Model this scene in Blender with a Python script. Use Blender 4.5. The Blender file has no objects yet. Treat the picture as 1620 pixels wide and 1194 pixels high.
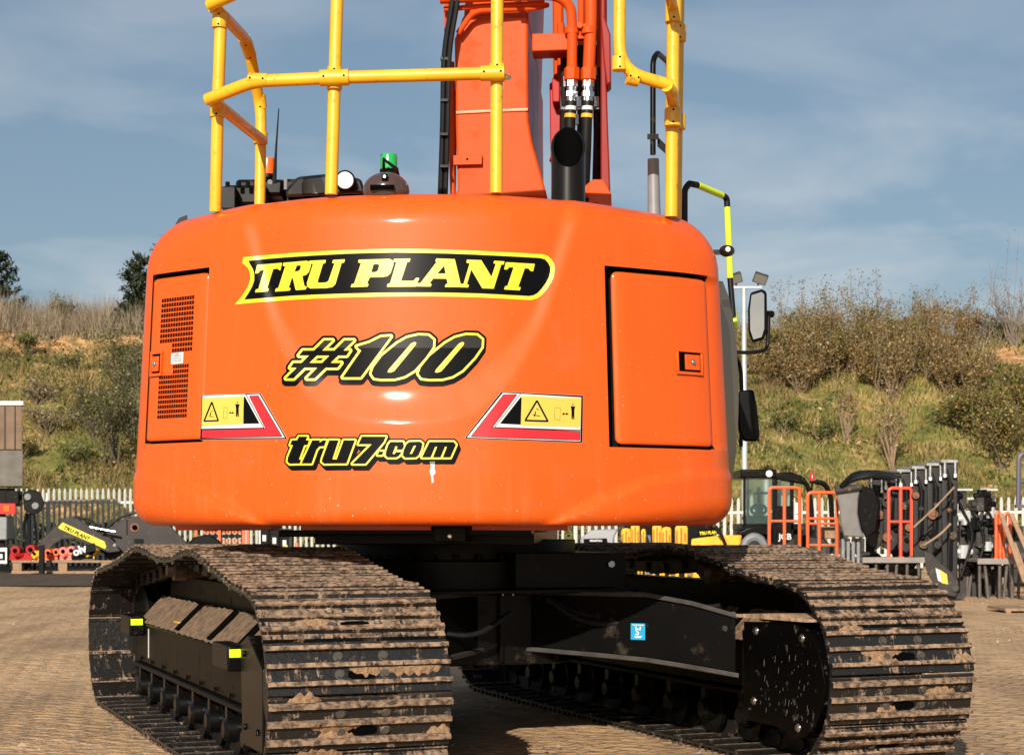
import bpy, math, random
import numpy as np
from mathutils import Vector, Matrix
random.seed(7); rng = np.random.default_rng(11)
R_ = math.radians
scene = bpy.context.scene
COL = scene.collection

# ---------------------------------------------------------------- camera, sky, sun, exposure
FPX, CAMH, HORY = 2720.0, 1.07, 831.5          # focal length in photo pixels, camera height (m), horizon row
cam_d = bpy.data.cameras.new("camera"); cam = bpy.data.objects.new("camera", cam_d); COL.objects.link(cam)
cam.location = (0, 0, CAMH); cam.rotation_euler = (R_(90), 0, 0)
cam_d.sensor_width = 36; cam_d.lens = 36 * FPX / 1620
cam_d.shift_y = (HORY - 597) / 1620
cam_d.clip_start = 0.1; cam_d.clip_end = 3000
cam_d.dof.use_dof = True; cam_d.dof.focus_distance = 7.3; cam_d.dof.aperture_fstop = 11
scene.camera = cam

SUN_AZ, SUN_EL = -13.0, 24.0                   # sun stands behind the camera, a little to the left
w = bpy.data.worlds.new("World"); scene.world = w; w.use_nodes = True
nt = w.node_tree; nt.nodes.clear()
def wn(t, **k):
    n = nt.nodes.new(t)
    for a, b in k.items(): setattr(n, a, b)
    return n
out = wn("ShaderNodeOutputWorld"); bg = wn("ShaderNodeBackground"); bg.inputs[1].default_value = 0.087
sky = wn("ShaderNodeTexSky", sky_type='NISHITA', sun_disc=False)
sky.sun_elevation = R_(SUN_EL); sky.sun_rotation = R_(180 - SUN_AZ)
sky.air_density = 1.0; sky.dust_density = 1.6; sky.ozone_density = 1.2
tc = wn("ShaderNodeTexCoord"); mp = wn("ShaderNodeMapping"); mp.inputs['Scale'].default_value = (3.4, 3.4, 11.0)
mp.inputs['Rotation'].default_value = (0, R_(7), R_(20))
nz = wn("ShaderNodeTexNoise"); nz.inputs['Scale'].default_value = 1.5; nz.inputs['Detail'].default_value = 5; nz.inputs['Roughness'].default_value = 0.52
nz.inputs['Distortion'].default_value = 0.35
cr = wn("ShaderNodeValToRGB"); cr.color_ramp.elements[0].position = 0.43; cr.color_ramp.elements[1].position = 0.66
cr.color_ramp.elements[0].color = (0.0, 0.0, 0.0, 1); cr.color_ramp.elements[1].color = (0.8, 0.8, 0.8, 1)
sep = wn("ShaderNodeSeparateXYZ"); low = wn("ShaderNodeMapRange")
low.inputs['From Min'].default_value = 0.25; low.inputs['From Max'].default_value = 0.11
low.inputs['To Min'].default_value = 0.30; low.inputs['To Max'].default_value = 1.0
mul = wn("ShaderNodeMath", operation='MULTIPLY')
mixc = wn("ShaderNodeMixRGB"); mixc.inputs[2].default_value = (6.4, 6.6, 6.8, 1)
gr = wn("ShaderNodeMixRGB"); gr.inputs[0].default_value = 0.5; gr.inputs[2].default_value = (1.45, 2.2, 2.9, 1)
L = nt.links.new
L(tc.outputs['Generated'], mp.inputs[0]); L(mp.outputs[0], nz.inputs['Vector']); L(nz.outputs[0], cr.inputs[0])
L(tc.outputs['Generated'], sep.inputs[0]); L(sep.outputs['Z'], low.inputs['Value'])
L(cr.outputs[0], mul.inputs[0]); L(low.outputs[0], mul.inputs[1])
L(sky.outputs[0], gr.inputs[1]); L(gr.outputs[0], mixc.inputs[1]); L(mul.outputs[0], mixc.inputs[0])
L(mixc.outputs[0], bg.inputs[0]); L(bg.outputs[0], out.inputs[0])

sd = bpy.data.lights.new("sun", 'SUN'); sd.energy = 5.0; sd.angle = R_(0.5); sd.color = (1.0, 0.93, 0.82)
sun = bpy.data.objects.new("sun", sd); COL.objects.link(sun)
az, el = R_(SUN_AZ), R_(SUN_EL)
SUNV = Vector((math.sin(az) * math.cos(el), -math.cos(az) * math.cos(el), math.sin(el)))
sun.rotation_euler = SUNV.to_track_quat('Z', 'Y').to_euler(); sun.location = (-5, -20, 20)
vs = scene.view_settings; vs.view_transform = 'Standard'; vs.look = 'None'; vs.exposure = 0.35; vs.gamma = 1; vs.use_curve_mapping = False
scene.cycles.max_bounces = 6; scene.cycles.diffuse_bounces = 3; scene.cycles.glossy_bounces = 4
scene.cycles.transparent_max_bounces = 6; scene.cycles.caustics_reflective = False; scene.cycles.caustics_refractive = False

# ---------------------------------------------------------------- materials
MATS = {}
def mat(name, col, rough=0.5, metal=0.0, coat=0.0, var=0.0, vscale=6.0, dirt=None, bump=0.0, bscale=40.0, emit=0.0, attr=None, spec=None, trans=0.0):
    """Procedural Principled material: base colour varied by noise, optional (colour, amount, scale) dirt patches, optional bump."""
    if name in MATS: return MATS[name]
    m = bpy.data.materials.new(name); m.use_nodes = True; MATS[name] = m
    n = m.node_tree.nodes; l = m.node_tree.links.new; p = n['Principled BSDF']
    p.inputs['Roughness'].default_value = rough; p.inputs['Metallic'].default_value = metal
    p.inputs['Coat Weight'].default_value = coat; p.inputs['Coat Roughness'].default_value = 0.085
    if spec is not None: p.inputs['Specular IOR Level'].default_value = spec
    if trans: p.inputs['Transmission Weight'].default_value = trans
    t = n.new('ShaderNodeTexCoord'); src = None
    if attr:
        a = n.new('ShaderNodeVertexColor'); a.layer_name = attr; src = a.outputs[0]
    else:
        c = n.new('ShaderNodeRGB'); c.outputs[0].default_value = (*col, 1); src = c.outputs[0]
    if var > 0:
        z = n.new('ShaderNodeTexNoise'); z.inputs['Scale'].default_value = vscale; z.inputs['Detail'].default_value = 6
        l(t.outputs['Object'], z.inputs['Vector'])
        r = n.new('ShaderNodeMapRange'); r.inputs['From Min'].default_value = .3; r.inputs['From Max'].default_value = .7
        r.inputs['To Min'].default_value = 1 - var; r.inputs['To Max'].default_value = 1 + var
        l(z.outputs[0], r.inputs['Value'])
        h = n.new('ShaderNodeHueSaturation'); l(r.outputs[0], h.inputs['Value']); l(src, h.inputs['Color']); src = h.outputs[0]
        rr = n.new('ShaderNodeMapRange'); rr.inputs['To Min'].default_value = rough * .8; rr.inputs['To Max'].default_value = min(1, rough * 1.25)
        l(z.outputs[0], rr.inputs['Value']); l(rr.outputs[0], p.inputs['Roughness'])
    if dirt:
        dc, amt, ds = dirt
        z = n.new('ShaderNodeTexNoise'); z.inputs['Scale'].default_value = ds; z.inputs['Detail'].default_value = 8; z.inputs['Roughness'].default_value = .65
        l(t.outputs['Object'], z.inputs['Vector'])
        r = n.new('ShaderNodeMapRange'); r.inputs['From Min'].default_value = .62 - amt * .4; r.inputs['From Max'].default_value = .8 - amt * .4
        l(z.outputs[0], r.inputs['Value'])
        x = n.new('ShaderNodeMixRGB'); x.inputs[2].default_value = (*dc, 1)
        l(r.outputs[0], x.inputs[0]); l(src, x.inputs[1]); src = x.outputs[0]
        rx = n.new('ShaderNodeMixRGB'); rx.inputs[1].default_value = (rough,) * 3 + (1,); rx.inputs[2].default_value = (.9, .9, .9, 1)
        l(r.outputs[0], rx.inputs[0]); l(rx.outputs[0], p.inputs['Roughness'])
    l(src, p.inputs['Base Color'])
    if emit: p.inputs['Emission Strength'].default_value = emit; l(src, p.inputs['Emission Color'])
    if bump > 0:
        z = n.new('ShaderNodeTexNoise'); z.inputs['Scale'].default_value = bscale; z.inputs['Detail'].default_value = 5
        l(t.outputs['Object'], z.inputs['Vector'])
        b = n.new('ShaderNodeBump'); b.inputs['Strength'].default_value = bump; b.inputs['Distance'].default_value = .02
        l(z.outputs[0], b.inputs['Height']); l(b.outputs[0], p.inputs['Normal'])
    return m
MUD = (.27, .17, .095)
M_OR = mat('orange_paint', (.64, .086, .006), .5, coat=.45, spec=.15, var=.03, vscale=1.5, dirt=((.45, .10, .03), .05, 3), bump=.022, bscale=3.2)
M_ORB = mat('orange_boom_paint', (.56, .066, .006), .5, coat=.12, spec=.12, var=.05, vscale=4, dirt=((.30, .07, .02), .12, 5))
M_RED = mat('red_bracket_paint', (.34, .012, .010), .45, spec=.2, var=.08)
M_YE = mat('yellow_rail_paint', (.72, .40, .010), .42, coat=.4, var=.08, vscale=9, dirt=((.22, .115, .02), .10, 26))
M_BK = mat('black_paint', (.0035, .0033, .0031), .36, var=.2, vscale=5, spec=.14, dirt=((.07, .045, .028), .06, 14))
M_BK2 = mat('black_frame_paint', (.0035, .0032, .0029), .3, var=.25, vscale=3, spec=.16, dirt=((.05, .035, .022), .06, 9), bump=.03, bscale=60)
M_BKG = mat('black_gloss', (.012, .011, .011), .15, coat=.5, var=.1)
M_RUB_GAP = mat('black_rubber_and_gap_shade', (.006, .006, .0063), .5, spec=.25, var=.2, vscale=20)  # rubber parts, and the painted-in shade of the door pockets
M_STEEL = mat('bright_steel', (.62, .62, .62), .28, metal=1, var=.15, vscale=30)
M_DUST = mat('dusty_black', (.075, .055, .038), .85, var=.3, vscale=12, dirt=(MUD, .42, 9), bump=.25, bscale=30)
M_DY = mat('decal_yellow', (.72, .60, .025), .35, coat=.12)
M_DK = mat('decal_black', (.003, .003, .0032), .22, spec=.1, coat=.04)
M_DG = mat('decal_grey', (.026, .025, .024), .25, spec=.12, coat=.04)
M_DR = mat('decal_red', (.58, .018, .026), .35, coat=.12)
M_DW = mat('decal_white', (.60, .60, .58), .35, coat=.1)
M_WY = mat('sign_yellow', (.60, .45, .07), .4, coat=.1)
M_HV = mat('fluorescent_yellow', (.66, .86, .02), .45, var=.04)
M_GREY = mat('grey_steel_paint', (.046, .040, .037), .55, spec=.15, var=.18, vscale=5, dirt=((.2, .15, .1), .1, 10))
M_LGREY = mat('grey_tube', (.20, .20, .20), .45, var=.12, vscale=12)
M_DARK = mat('dark_hollow', (.002, .002, .002), .9, spec=.02)
M_GALV = mat('galvanised_steel', (.50, .51, .50), .42, metal=.35, var=.12, vscale=8)
M_YP = mat('yellow_plant_paint', (.80, .40, .015), .4, coat=.2, var=.1, vscale=5, dirt=((.25, .14, .05), .14, 9))
M_WOOD = mat('weathered_timber', (.27, .165, .095), .8, var=.25, vscale=14, bump=.15)
M_OG = mat('orange_gate_paint', (.70, .105, .025), .45, var=.1, vscale=8)
M_GLASS = mat('cab_glass', (.22, .32, .29), .05, trans=.8)
M_MIR = mat('mirror_glass', (.36, .38, .40), .02, metal=1)
M_GRN = mat('green_lens', (.01, .38, .07), .15, coat=.6)
M_AMB = mat('amber_lens', (.85, .12, .01), .15, coat=.6)
M_LENS = mat('white_lens', (.85, .85, .85), .12, coat=.5)
M_REDL = mat('red_lens', (.6, .02, .02), .2, coat=.5)
M_SIDE = mat('side_panel_gloss', (.022, .018, .015), .1, coat=1, var=.1)

def weather(m, chip=(.80, .62, .50)):
    n = m.node_tree.nodes; l = m.node_tree.links.new; p = n['Principled BSDF']; src = p.inputs['Base Color'].links[0].from_socket
    t = n.new('ShaderNodeTexCoord'); mp_ = n.new('ShaderNodeMapping'); mp_.inputs['Scale'].default_value = (9, 9, .9); l(t.outputs['Object'], mp_.inputs[0])
    z = n.new('ShaderNodeTexNoise'); z.inputs['Scale'].default_value = 2.2; z.inputs['Detail'].default_value = 7; z.inputs['Roughness'].default_value = .6; l(mp_.outputs[0], z.inputs['Vector'])
    r = n.new('ShaderNodeMapRange'); r.inputs['From Min'].default_value = .52; r.inputs['From Max'].default_value = .78; r.inputs['To Max'].default_value = .22; l(z.outputs[0], r.inputs['Value'])
    sp = n.new('ShaderNodeSeparateXYZ'); l(t.outputs['Object'], sp.inputs[0]); lo = n.new('ShaderNodeMapRange'); lo.inputs['From Min'].default_value = 1.5; lo.inputs['From Max'].default_value = 1.06; lo.inputs['To Min'].default_value = .25; lo.inputs['To Max'].default_value = 1; l(sp.outputs['Z'], lo.inputs['Value'])
    mm = n.new('ShaderNodeMath'); mm.operation = 'MULTIPLY'; l(r.outputs[0], mm.inputs[0]); l(lo.outputs[0], mm.inputs[1])
    x = n.new('ShaderNodeMixRGB'); x.inputs[2].default_value = (.46, .24, .11, 1); l(mm.outputs[0], x.inputs[0]); l(src, x.inputs[1])
    v = n.new('ShaderNodeTexNoise'); v.inputs['Scale'].default_value = 95; v.inputs['Detail'].default_value = 1; l(t.outputs['Object'], v.inputs['Vector'])
    c = n.new('ShaderNodeMapRange'); c.inputs['From Min'].default_value = .765; c.inputs['From Max'].default_value = .785; l(v.outputs[0], c.inputs['Value'])
    cm = n.new('ShaderNodeMath'); cm.operation = 'MULTIPLY'; l(c.outputs[0], cm.inputs[0]); l(lo.outputs[0], cm.inputs[1])
    y = n.new('ShaderNodeMixRGB'); y.inputs[2].default_value = (*chip, 1); l(cm.outputs[0], y.inputs[0]); l(x.outputs[0], y.inputs[1]); l(y.outputs[0], p.inputs['Base Color'])
weather(M_OR)

# ---------------------------------------------------------------- mesh helpers
class MB:
    def __init__(s): s.v = []; s.f = []; s.m = []
    def add(s, vs, fs, mi=0):
        o = len(s.v); s.v += [tuple(x) for x in vs]
        for f in fs: s.f.append(tuple(i + o for i in f)); s.m.append(mi)
        return s
    def box(s, x0, x1, y0, y1, z0, z1, mi=0, fn=None):
        P = [(x, y, z) for x in (x0, x1) for y in (y0, y1) for z in (z0, z1)]
        if fn: P = [fn(*p) for p in P]
        return s.add(P, [(0, 1, 3, 2), (4, 6, 7, 5), (0, 4, 5, 1), (2, 3, 7, 6), (0, 2, 6, 4), (1, 5, 7, 3)], mi)
    def prism(s, poly, fn, d0, d1, mi=0):
        """poly of (a, b); fn(a, b, d) -> point; closed solid between depths d0 and d1"""
        n = len(poly)
        P = [fn(a, b, d0) for a, b in poly] + [fn(a, b, d1) for a, b in poly]
        F = [tuple(range(n))[::-1], tuple(range(n, 2 * n))] + [(i, (i + 1) % n, n + (i + 1) % n, n + i) for i in range(n)]
        return s.add(P, F, mi)
    def tube(s, pts, r, n=12, mi=0, caps=True, bend=0.0):
        pts = [Vector(p) for p in pts]
        if bend > 0 and len(pts) > 2:
            q = [pts[0]]
            for i in range(1, len(pts) - 1):
                a, b, c = pts[i - 1], pts[i], pts[i + 1]
                d1, d2 = (a - b), (c - b)
                k = min(bend, d1.length * .48, d2.length * .48)
                A, B = b + d1.normalized() * k, b + d2.normalized() * k
                for j in range(7):
                    t = j / 6; q.append(A * (1 - t) ** 2 + b * 2 * t * (1 - t) + B * t * t)
            q.append(pts[-1]); pts = q
        rs = r if isinstance(r, (list, tuple)) else [r] * len(pts)
        up = None; rings = []
        for i, p in enumerate(pts):
            t = (pts[min(i + 1, len(pts) - 1)] - pts[max(i - 1, 0)]).normalized()
            if up is None:
                up = t.orthogonal().normalized()
            else:
                up = (up - t * up.dot(t)).normalized()
            b = t.cross(up)
            rings.append([p + (up * math.cos(2 * math.pi * k / n) + b * math.sin(2 * math.pi * k / n)) * rs[i] for k in range(n)])
        P = [x for rg in rings for x in rg]; F = []
        for i in range(len(pts) - 1):
            for k in range(n):
                F.append((i * n + k, i * n + (k + 1) % n, (i + 1) * n + (k + 1) % n, (i + 1) * n + k))
        if caps: F += [tuple(range(n))[::-1], tuple(range((len(pts) - 1) * n, len(pts) * n))]
        return s.add(P, F, mi)
    def cyl(s, a, b, r, n=20, mi=0, r2=None):
        return s.tube([a, b], [r, r if r2 is None else r2], n, mi)
    def ball(s, c, r, n=12, mi=0, sc=(1, 1, 1)):
        P = []; F = []; m = n // 2
        for i in range(m + 1):
            for k in range(n):
                th, ph = math.pi * i / m, 2 * math.pi * k / n
                P.append((c[0] + r * sc[0] * math.sin(th) * math.cos(ph), c[1] + r * sc[1] * math.sin(th) * math.sin(ph), c[2] + r * sc[2] * math.cos(th)))
        for i in range(m):
            for k in range(n): F.append((i * n + k, (i + 1) * n + k, (i + 1) * n + (k + 1) % n, i * n + (k + 1) % n))
        return s.add(P, F, mi)
ORG = {}
def link(o): COL.objects.link(o); return o
def tag(o, label, cat, group=None):
    o['label'] = label; o['category'] = cat
    if group: o['group'] = group
    return o
def thing(name, label, cat, loc, group=None):
    o = link(bpy.data.objects.new(name, None)); o.location = loc; o.empty_display_size = .3
    ORG[o] = Vector(loc); return tag(o, label, cat, group)
def build(name, mb, mats, parent=None, bevel=0.0, smooth=35, label=None):
    """one mesh object from world-coordinate vertices, re-based on its parent's (or its own) base point"""
    mats = mats if isinstance(mats, (list, tuple)) else [mats]
    me = bpy.data.meshes.new(name)
    A = np.array(mb.v, dtype=np.float64)
    if parent is not None: org = ORG[parent]
    else: org = Vector(((A[:, 0].min() + A[:, 0].max()) / 2, (A[:, 1].min() + A[:, 1].max()) / 2, A[:, 2].min()))
    A = A - np.array(org)
    me.from_pydata([tuple(x) for x in A.tolist()], [], mb.f)
    for m in mats: me.materials.append(m)
    if len(mats) > 1: me.polygons.foreach_set('material_index', np.array(mb.m, dtype=np.int32))
    if smooth:
        me.polygons.foreach_set('use_smooth', np.ones(len(me.polygons), dtype=bool)); me.set_sharp_from_angle(angle=R_(smooth))
    me.update()
    o = link(bpy.data.objects.new(name, me)); ORG[o] = org
    if parent is not None: o.parent = parent
    else: o.location = org
    if bevel:
        b = o.modifiers.new('bevel', 'BEVEL'); b.width = bevel; b.segments = 2; b.limit_method = 'ANGLE'; b.angle_limit = R_(40)
    if label: o['label'] = label
    return o
def dup(root, loc, rotz=None, label=None):
    r = root.copy(); link(r); r.location = loc
    if rotz is not None: r.rotation_euler = (0, 0, rotz)
    if label: r['label'] = label
    for ch in list(root.children):
        c = ch.copy(); link(c); c.parent = r
        for g in list(ch.children):
            d = g.copy(); link(d); d.parent = c
    return r
def px(x, y, D): return Vector(((x - 810) / FPX * D, D, CAMH + (HORY - y) / FPX * D))     # a measured sight line at distance D
def pxg(x, D): return Vector(((x - 810) / FPX * D, D, 0))
def text_mesh(mb, s, size, fn, mi=0, bold=0.0, shear=0.0, depth=0.0):
    """lettering: fn(a, b) -> point for letter-plane coordinates (metres); adds flat faces"""
    cu = bpy.data.curves.new('lettering', 'FONT'); cu.body = s; cu.size = size; cu.offset = bold; cu.shear = shear; cu.fill_mode = 'FRONT'; cu.resolution_u = 3
    ob = bpy.data.objects.new('lettering', cu)
    me = bpy.data.meshes.new_from_object(ob)
    mb.add([fn(v.co.x, v.co.y) for v in me.vertices], [tuple(p.vertices) for p in me.polygons], mi)
    w_ = max([v.co.x for v in me.vertices] or [0])
    bpy.data.objects.remove(ob); bpy.data.curves.remove(cu); bpy.data.meshes.remove(me)
    return w_

# ---------------------------------------------------------------- frames of the excavator
OX, OY, CWR, PHI = -.34, 8.75, 1.76, R_(3.6)         # upper structure: slew centre, tail radius, heading
cu_, su_ = math.cos(PHI), math.sin(PHI)
def up(u, v, z): return Vector((OX + u * cu_ + v * su_, OY - u * su_ + v * cu_, z))
TH = R_(21.7); ct_, st_ = math.cos(TH), math.sin(TH)  # undercarriage heading
def tk(a, t, z): return Vector((a * ct_ - t * st_, a * st_ + t * ct_, z))
ZB, ZT, CWW = 1.070, 2.458, 1.385
SEAM = np.array([(.80, 2.6), (.785, 2.435), (.76, 2.38), (.685, 2.15), (.60, 1.93), (.50, 1.75), (.40, 1.61), (.28, 1.53), (.15, 1.497), (0, 1.49)])
BUMP = np.array([(.30, .98), (.60, 1.07), (.82, 1.18), (1.0, 1.255), (1.2, 1.295), (1.5, 1.305)])
def sstep(x): x = np.clip(x, 0, 1); return x * x * (3 - 2 * x)
def poly_sd(u, z):
    """distance of (|u|, z) to the bowl seam, positive inside the bowl"""
    U = np.abs(u); d = np.full(np.shape(U), 9.0)
    for (a, b), (c, e) in zip(SEAM[:-1], SEAM[1:]):
        dx, dz = c - a, e - b; t = np.clip(((U - a) * dx + (z - b) * dz) / (dx * dx + dz * dz), 0, 1)
        d = np.minimum(d, np.hypot(U - a - t * dx, z - b - t * dz))
    bw = np.interp(z, SEAM[::-1, 1], SEAM[::-1, 0], left=-1)
    return np.where(U < bw, d, -d)
def inset(u, z, feat=True):
    u = np.asarray(u, float); z = np.asarray(z, float)
    i = .06 * np.clip((z - 1.28) / 1.1, 0, 1)
    if feat:
        rb, rt = .055 + .06 * np.clip((np.abs(u) - .6) / .7, 0, 1) ** 2, .14 + .115 * np.clip((np.abs(u) - .75) / .5, 0, 1)
        q = np.clip((ZB + rb - z) / rb, 0, 1); i = i + rb * (1 - np.sqrt(1 - q * q * .999))
        q = np.clip((z - ZT + rt) / rt, 0, 1); i = i + rt * (1 - np.sqrt(1 - q * q * .999))
        s = poly_sd(u, z); wd = np.interp(z, [1.5, 1.9], [.22, .075])
        q = np.clip((s + .01) / wd, 0, 1); qq = q * q / (q + .05) * 1.05; wq = np.clip((1.95 - z) / .25, 0, 1)
        i = i + .025 * ((1 - wq) * sstep(q) + wq * (1 - (1 - np.clip(qq, 0, 1)) ** 2))
        zs = np.interp(np.abs(u), BUMP[:, 0], BUMP[:, 1]); am = .034 * sstep((np.abs(u) - .35) / .45) * (1 - .72 * sstep((np.abs(u) - 1.0) / .3))
        i = i + am * sstep((z - zs) / .040 + .5)
    return i

EXC = thing('excavator', 'large orange tracked excavator seen from behind with yellow guard rails and muddy tracks', 'excavator', (OX, OY, 0))

# ---- counterweight
TC = math.asin(1.15 / (CWR - .235)); RC = .235
VC = -math.sqrt((CWR - RC) ** 2 - 1.15 ** 2)
def plan(q):
    """plan curve by signed length-like parameter: |q| <= TC arc, then the corner, then the side"""
    sgn = 1 if q >= 0 else -1; a = abs(q)
    CU = 1.15 if q >= 0 else 1.052; TC = math.asin(CU / (CWR - RC)); VC = -math.sqrt((CWR - RC) ** 2 - CU ** 2)
    if a <= TC: return (sgn * CWR * math.sin(a), -CWR * math.cos(a), sgn * math.sin(a), -math.cos(a))
    b = TC + (a - TC) * CWR / RC
    if b <= math.pi / 2: return (sgn * (CU + RC * math.sin(b)), VC - RC * math.cos(b), sgn * math.sin(b), -math.cos(b))
    ex = (b - math.pi / 2) * RC
    return (sgn * (CU + RC), VC + ex, sgn, 0.0)
DOORR = (R_(29.45), R_(48.3), 1.402, 2.163); DOORL = (R_(-43.6), R_(-31.3), 1.43, 2.176)
qs = set(); q = 0.0
QEND = TC + (math.pi / 2 - TC) * RC / CWR + .42 / CWR
n = int(2 * QEND / .0095)
qs = list(np.linspace(-QEND, QEND, n))
for d in (DOORR, DOORL):
    qs += [d[0] - .0015, d[0] + .0015, d[1] - .0015, d[1] + .0015]
qs = sorted(qs); zs_ = list(np.linspace(ZB, ZT, 92))
zs_ += [ZB + .008, ZB + .003, ZB + .02, ZT - .003, ZT - .0012, ZT - .008]
for d in (DOORR, DOORL):
    zs_ += [d[2] - .002, d[2] + .002, d[3] - .002, d[3] + .002]
zs_ = sorted(zs_)
mb = MB(); pl = [plan(x) for x in qs]
U = np.array([p[0] for p in pl])[:, None] * np.ones(len(zs_)); Z = np.ones(len(qs))[:, None] * np.array(zs_)
I = inset(U, Z)
Q = np.array(qs)[:, None] * np.ones(len(zs_))
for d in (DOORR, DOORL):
    POCK = (Q > d[0]) & (Q < d[1]) & (Z > d[2]) & (Z < d[3]); GAP_SHADE = POCK if d is DOORR else GAP_SHADE | POCK
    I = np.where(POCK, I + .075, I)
# the pressed lip beyond the right door
fl = (Q >= DOORR[1]) & (Q < R_(53.0)) & (Z > DOORR[2]) & (Z < DOORR[3])
I = np.where(fl, I + .022 * (1 - (Q - DOORR[1]) / R_(53.0 - 48.3)) * np.minimum(1, np.minimum(Z - DOORR[2], DOORR[3] - Z) / .03), I)
P = []
for i, p in enumerate(pl):
    for j, z in enumerate(zs_):
        k = I[i, j]; P.append(up(p[0] - p[2] * k, p[1] - p[3] * k, z))
nz_ = len(zs_); F = []
for i in range(len(qs) - 1):
    for j in range(nz_ - 1): F.append((i * nz_ + j, (i + 1) * nz_ + j, (i + 1) * nz_ + j + 1, i * nz_ + j + 1))
F.append(tuple(i * nz_ + nz_ - 1 for i in range(len(qs)))); F.append(tuple(i * nz_ for i in range(len(qs)))[::-1])
F.append(tuple(range(nz_)) + tuple((len(qs) - 1) * nz_ + j for j in range(nz_))[::-1])
mb.add(P, F)
Lf = GAP_SHADE.ravel().astype(int); mb.m = [1 if (len(f) == 4 and Lf[f[0]] + Lf[f[1]] + Lf[f[2]] + Lf[f[3]] >= 2) else 0 for f in F]  # pocket faces coloured black to paint in the shade of the door gaps
CW = build('counterweight', mb, [M_OR, M_RUB_GAP], EXC, smooth=28)

def surf(th, z, off=0.0):
    """point on the counterweight skin at angle th (rad) and height z"""
    p = plan(th); k = float(inset(p[0], z)) - off
    return up(p[0] - p[2] * k, p[1] - p[3] * k, z)
def hits(PX, PY):
    """the counterweight surface seen along measured sight lines: returns angle and height arrays"""
    dx = (PX - 810) / FPX; dz = (HORY - PY) / FPX; D = np.full(PX.shape, 7.0)
    for _ in range(28):
        X = dx * D - OX; Y = D - OY; z = CAMH + dz * D
        u = X * cu_ - Y * su_; v = X * su_ + Y * cu_
        D = D + .85 * (np.hypot(u, v) - (CWR - inset(np.clip(np.arctan2(u, -v), -1, 1) * 0 + np.sin(np.arctan2(u, -v)) * CWR, z)))
    return np.arctan2(u, -v), z
def skin(TH_, Z_, off):
    u = CWR * np.sin(TH_); k = inset(u, Z_) - off
    uu = (CWR - k) * np.sin(TH_); vv = -(CWR - k) * np.cos(TH_)
    return np.stack([OX + uu * cu_ + vv * su_, OY - uu * su_ + vv * cu_, Z_], -1)

# ---- printed decals: signed-distance shapes cut out by marching squares, laid on the curved skin
class Decal:
    def __init__(s, x0, x1, y0, y1, cell):
        s.gx = np.arange(x0, x1 + cell, cell); s.gy = np.arange(y0, y1 + cell, cell)
        s.X, s.Y = np.meshgrid(s.gx, s.gy, indexing='ij')
        s.T, s.Zz = hits(s.X, s.Y); s.mb = MB()
    def sd(s, polys, sc=1.0, o=(0, 0)):
        """polys: list of (outer, [holes]) or outer; photo-crop coordinates scaled by sc at origin o"""
        best = np.full(s.X.shape, 1e3)
        for g in polys:
            if isinstance(g, tuple): rings = [g[0]] + list(g[1])
            else: rings = [g]
            d = np.full(s.X.shape, 1e3); ins = np.zeros(s.X.shape, bool)
            for rg in rings:
                p = [(o[0] + a / sc, o[1] + b / sc) for a, b in rg]
                for (ax, ay), (bx, by) in zip(p, p[1:] + p[:1]):
                    ex, ey = bx - ax, by - ay; LL = ex * ex + ey * ey + 1e-12
                    t = np.clip(((s.X - ax) * ex + (s.Y - ay) * ey) / LL, 0, 1)
                    d = np.minimum(d, np.hypot(s.X - ax - t * ex, s.Y - ay - t * ey))
                    if ay != by:
                        c = ((ay > s.Y) != (by > s.Y)) & (s.X < ex * (s.Y - ay) / (by - ay) + ax); ins ^= c
            best = np.minimum(best, np.where(ins, -d, d))
        return best
    def layer(s, f, off, mi):
        """fill f < 0"""
        V = skin(s.T, s.Zz, off); nx, ny = f.shape; idx = {}; P = []; Fc = []
        def vert(key, p):
            if key not in idx: idx[key] = len(P); P.append(p)
            return idx[key]
        neg = f < 0
        anyc = neg[:-1, :-1] | neg[1:, :-1] | neg[1:, 1:] | neg[:-1, 1:]
        for i, j in np.argwhere(anyc):
            c = [(i, j), (i + 1, j), (i + 1, j + 1), (i, j + 1)]; poly = []
            for k in range(4):
                a, b = c[k], c[(k + 1) % 4]; fa, fb = f[a], f[b]
                if fa < 0: poly.append(vert((a, a), V[a]))
                if (fa < 0) != (fb < 0):
                    t = fa / (fa - fb); key = (a, b) if a < b else (b, a)
                    poly.append(vert(key, V[a] * (1 - t) + V[b] * t))
            if len(poly) >= 3: Fc.append(tuple(poly[::-1]))
        s.mb.add(P, Fc, mi)
DM = [M_DK, M_DY, M_DG, M_DR, M_DW, M_WY]
def done(s, name): return build(name, s.mb, DM, CW, smooth=60)
def norm_dec(s): pass

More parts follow.
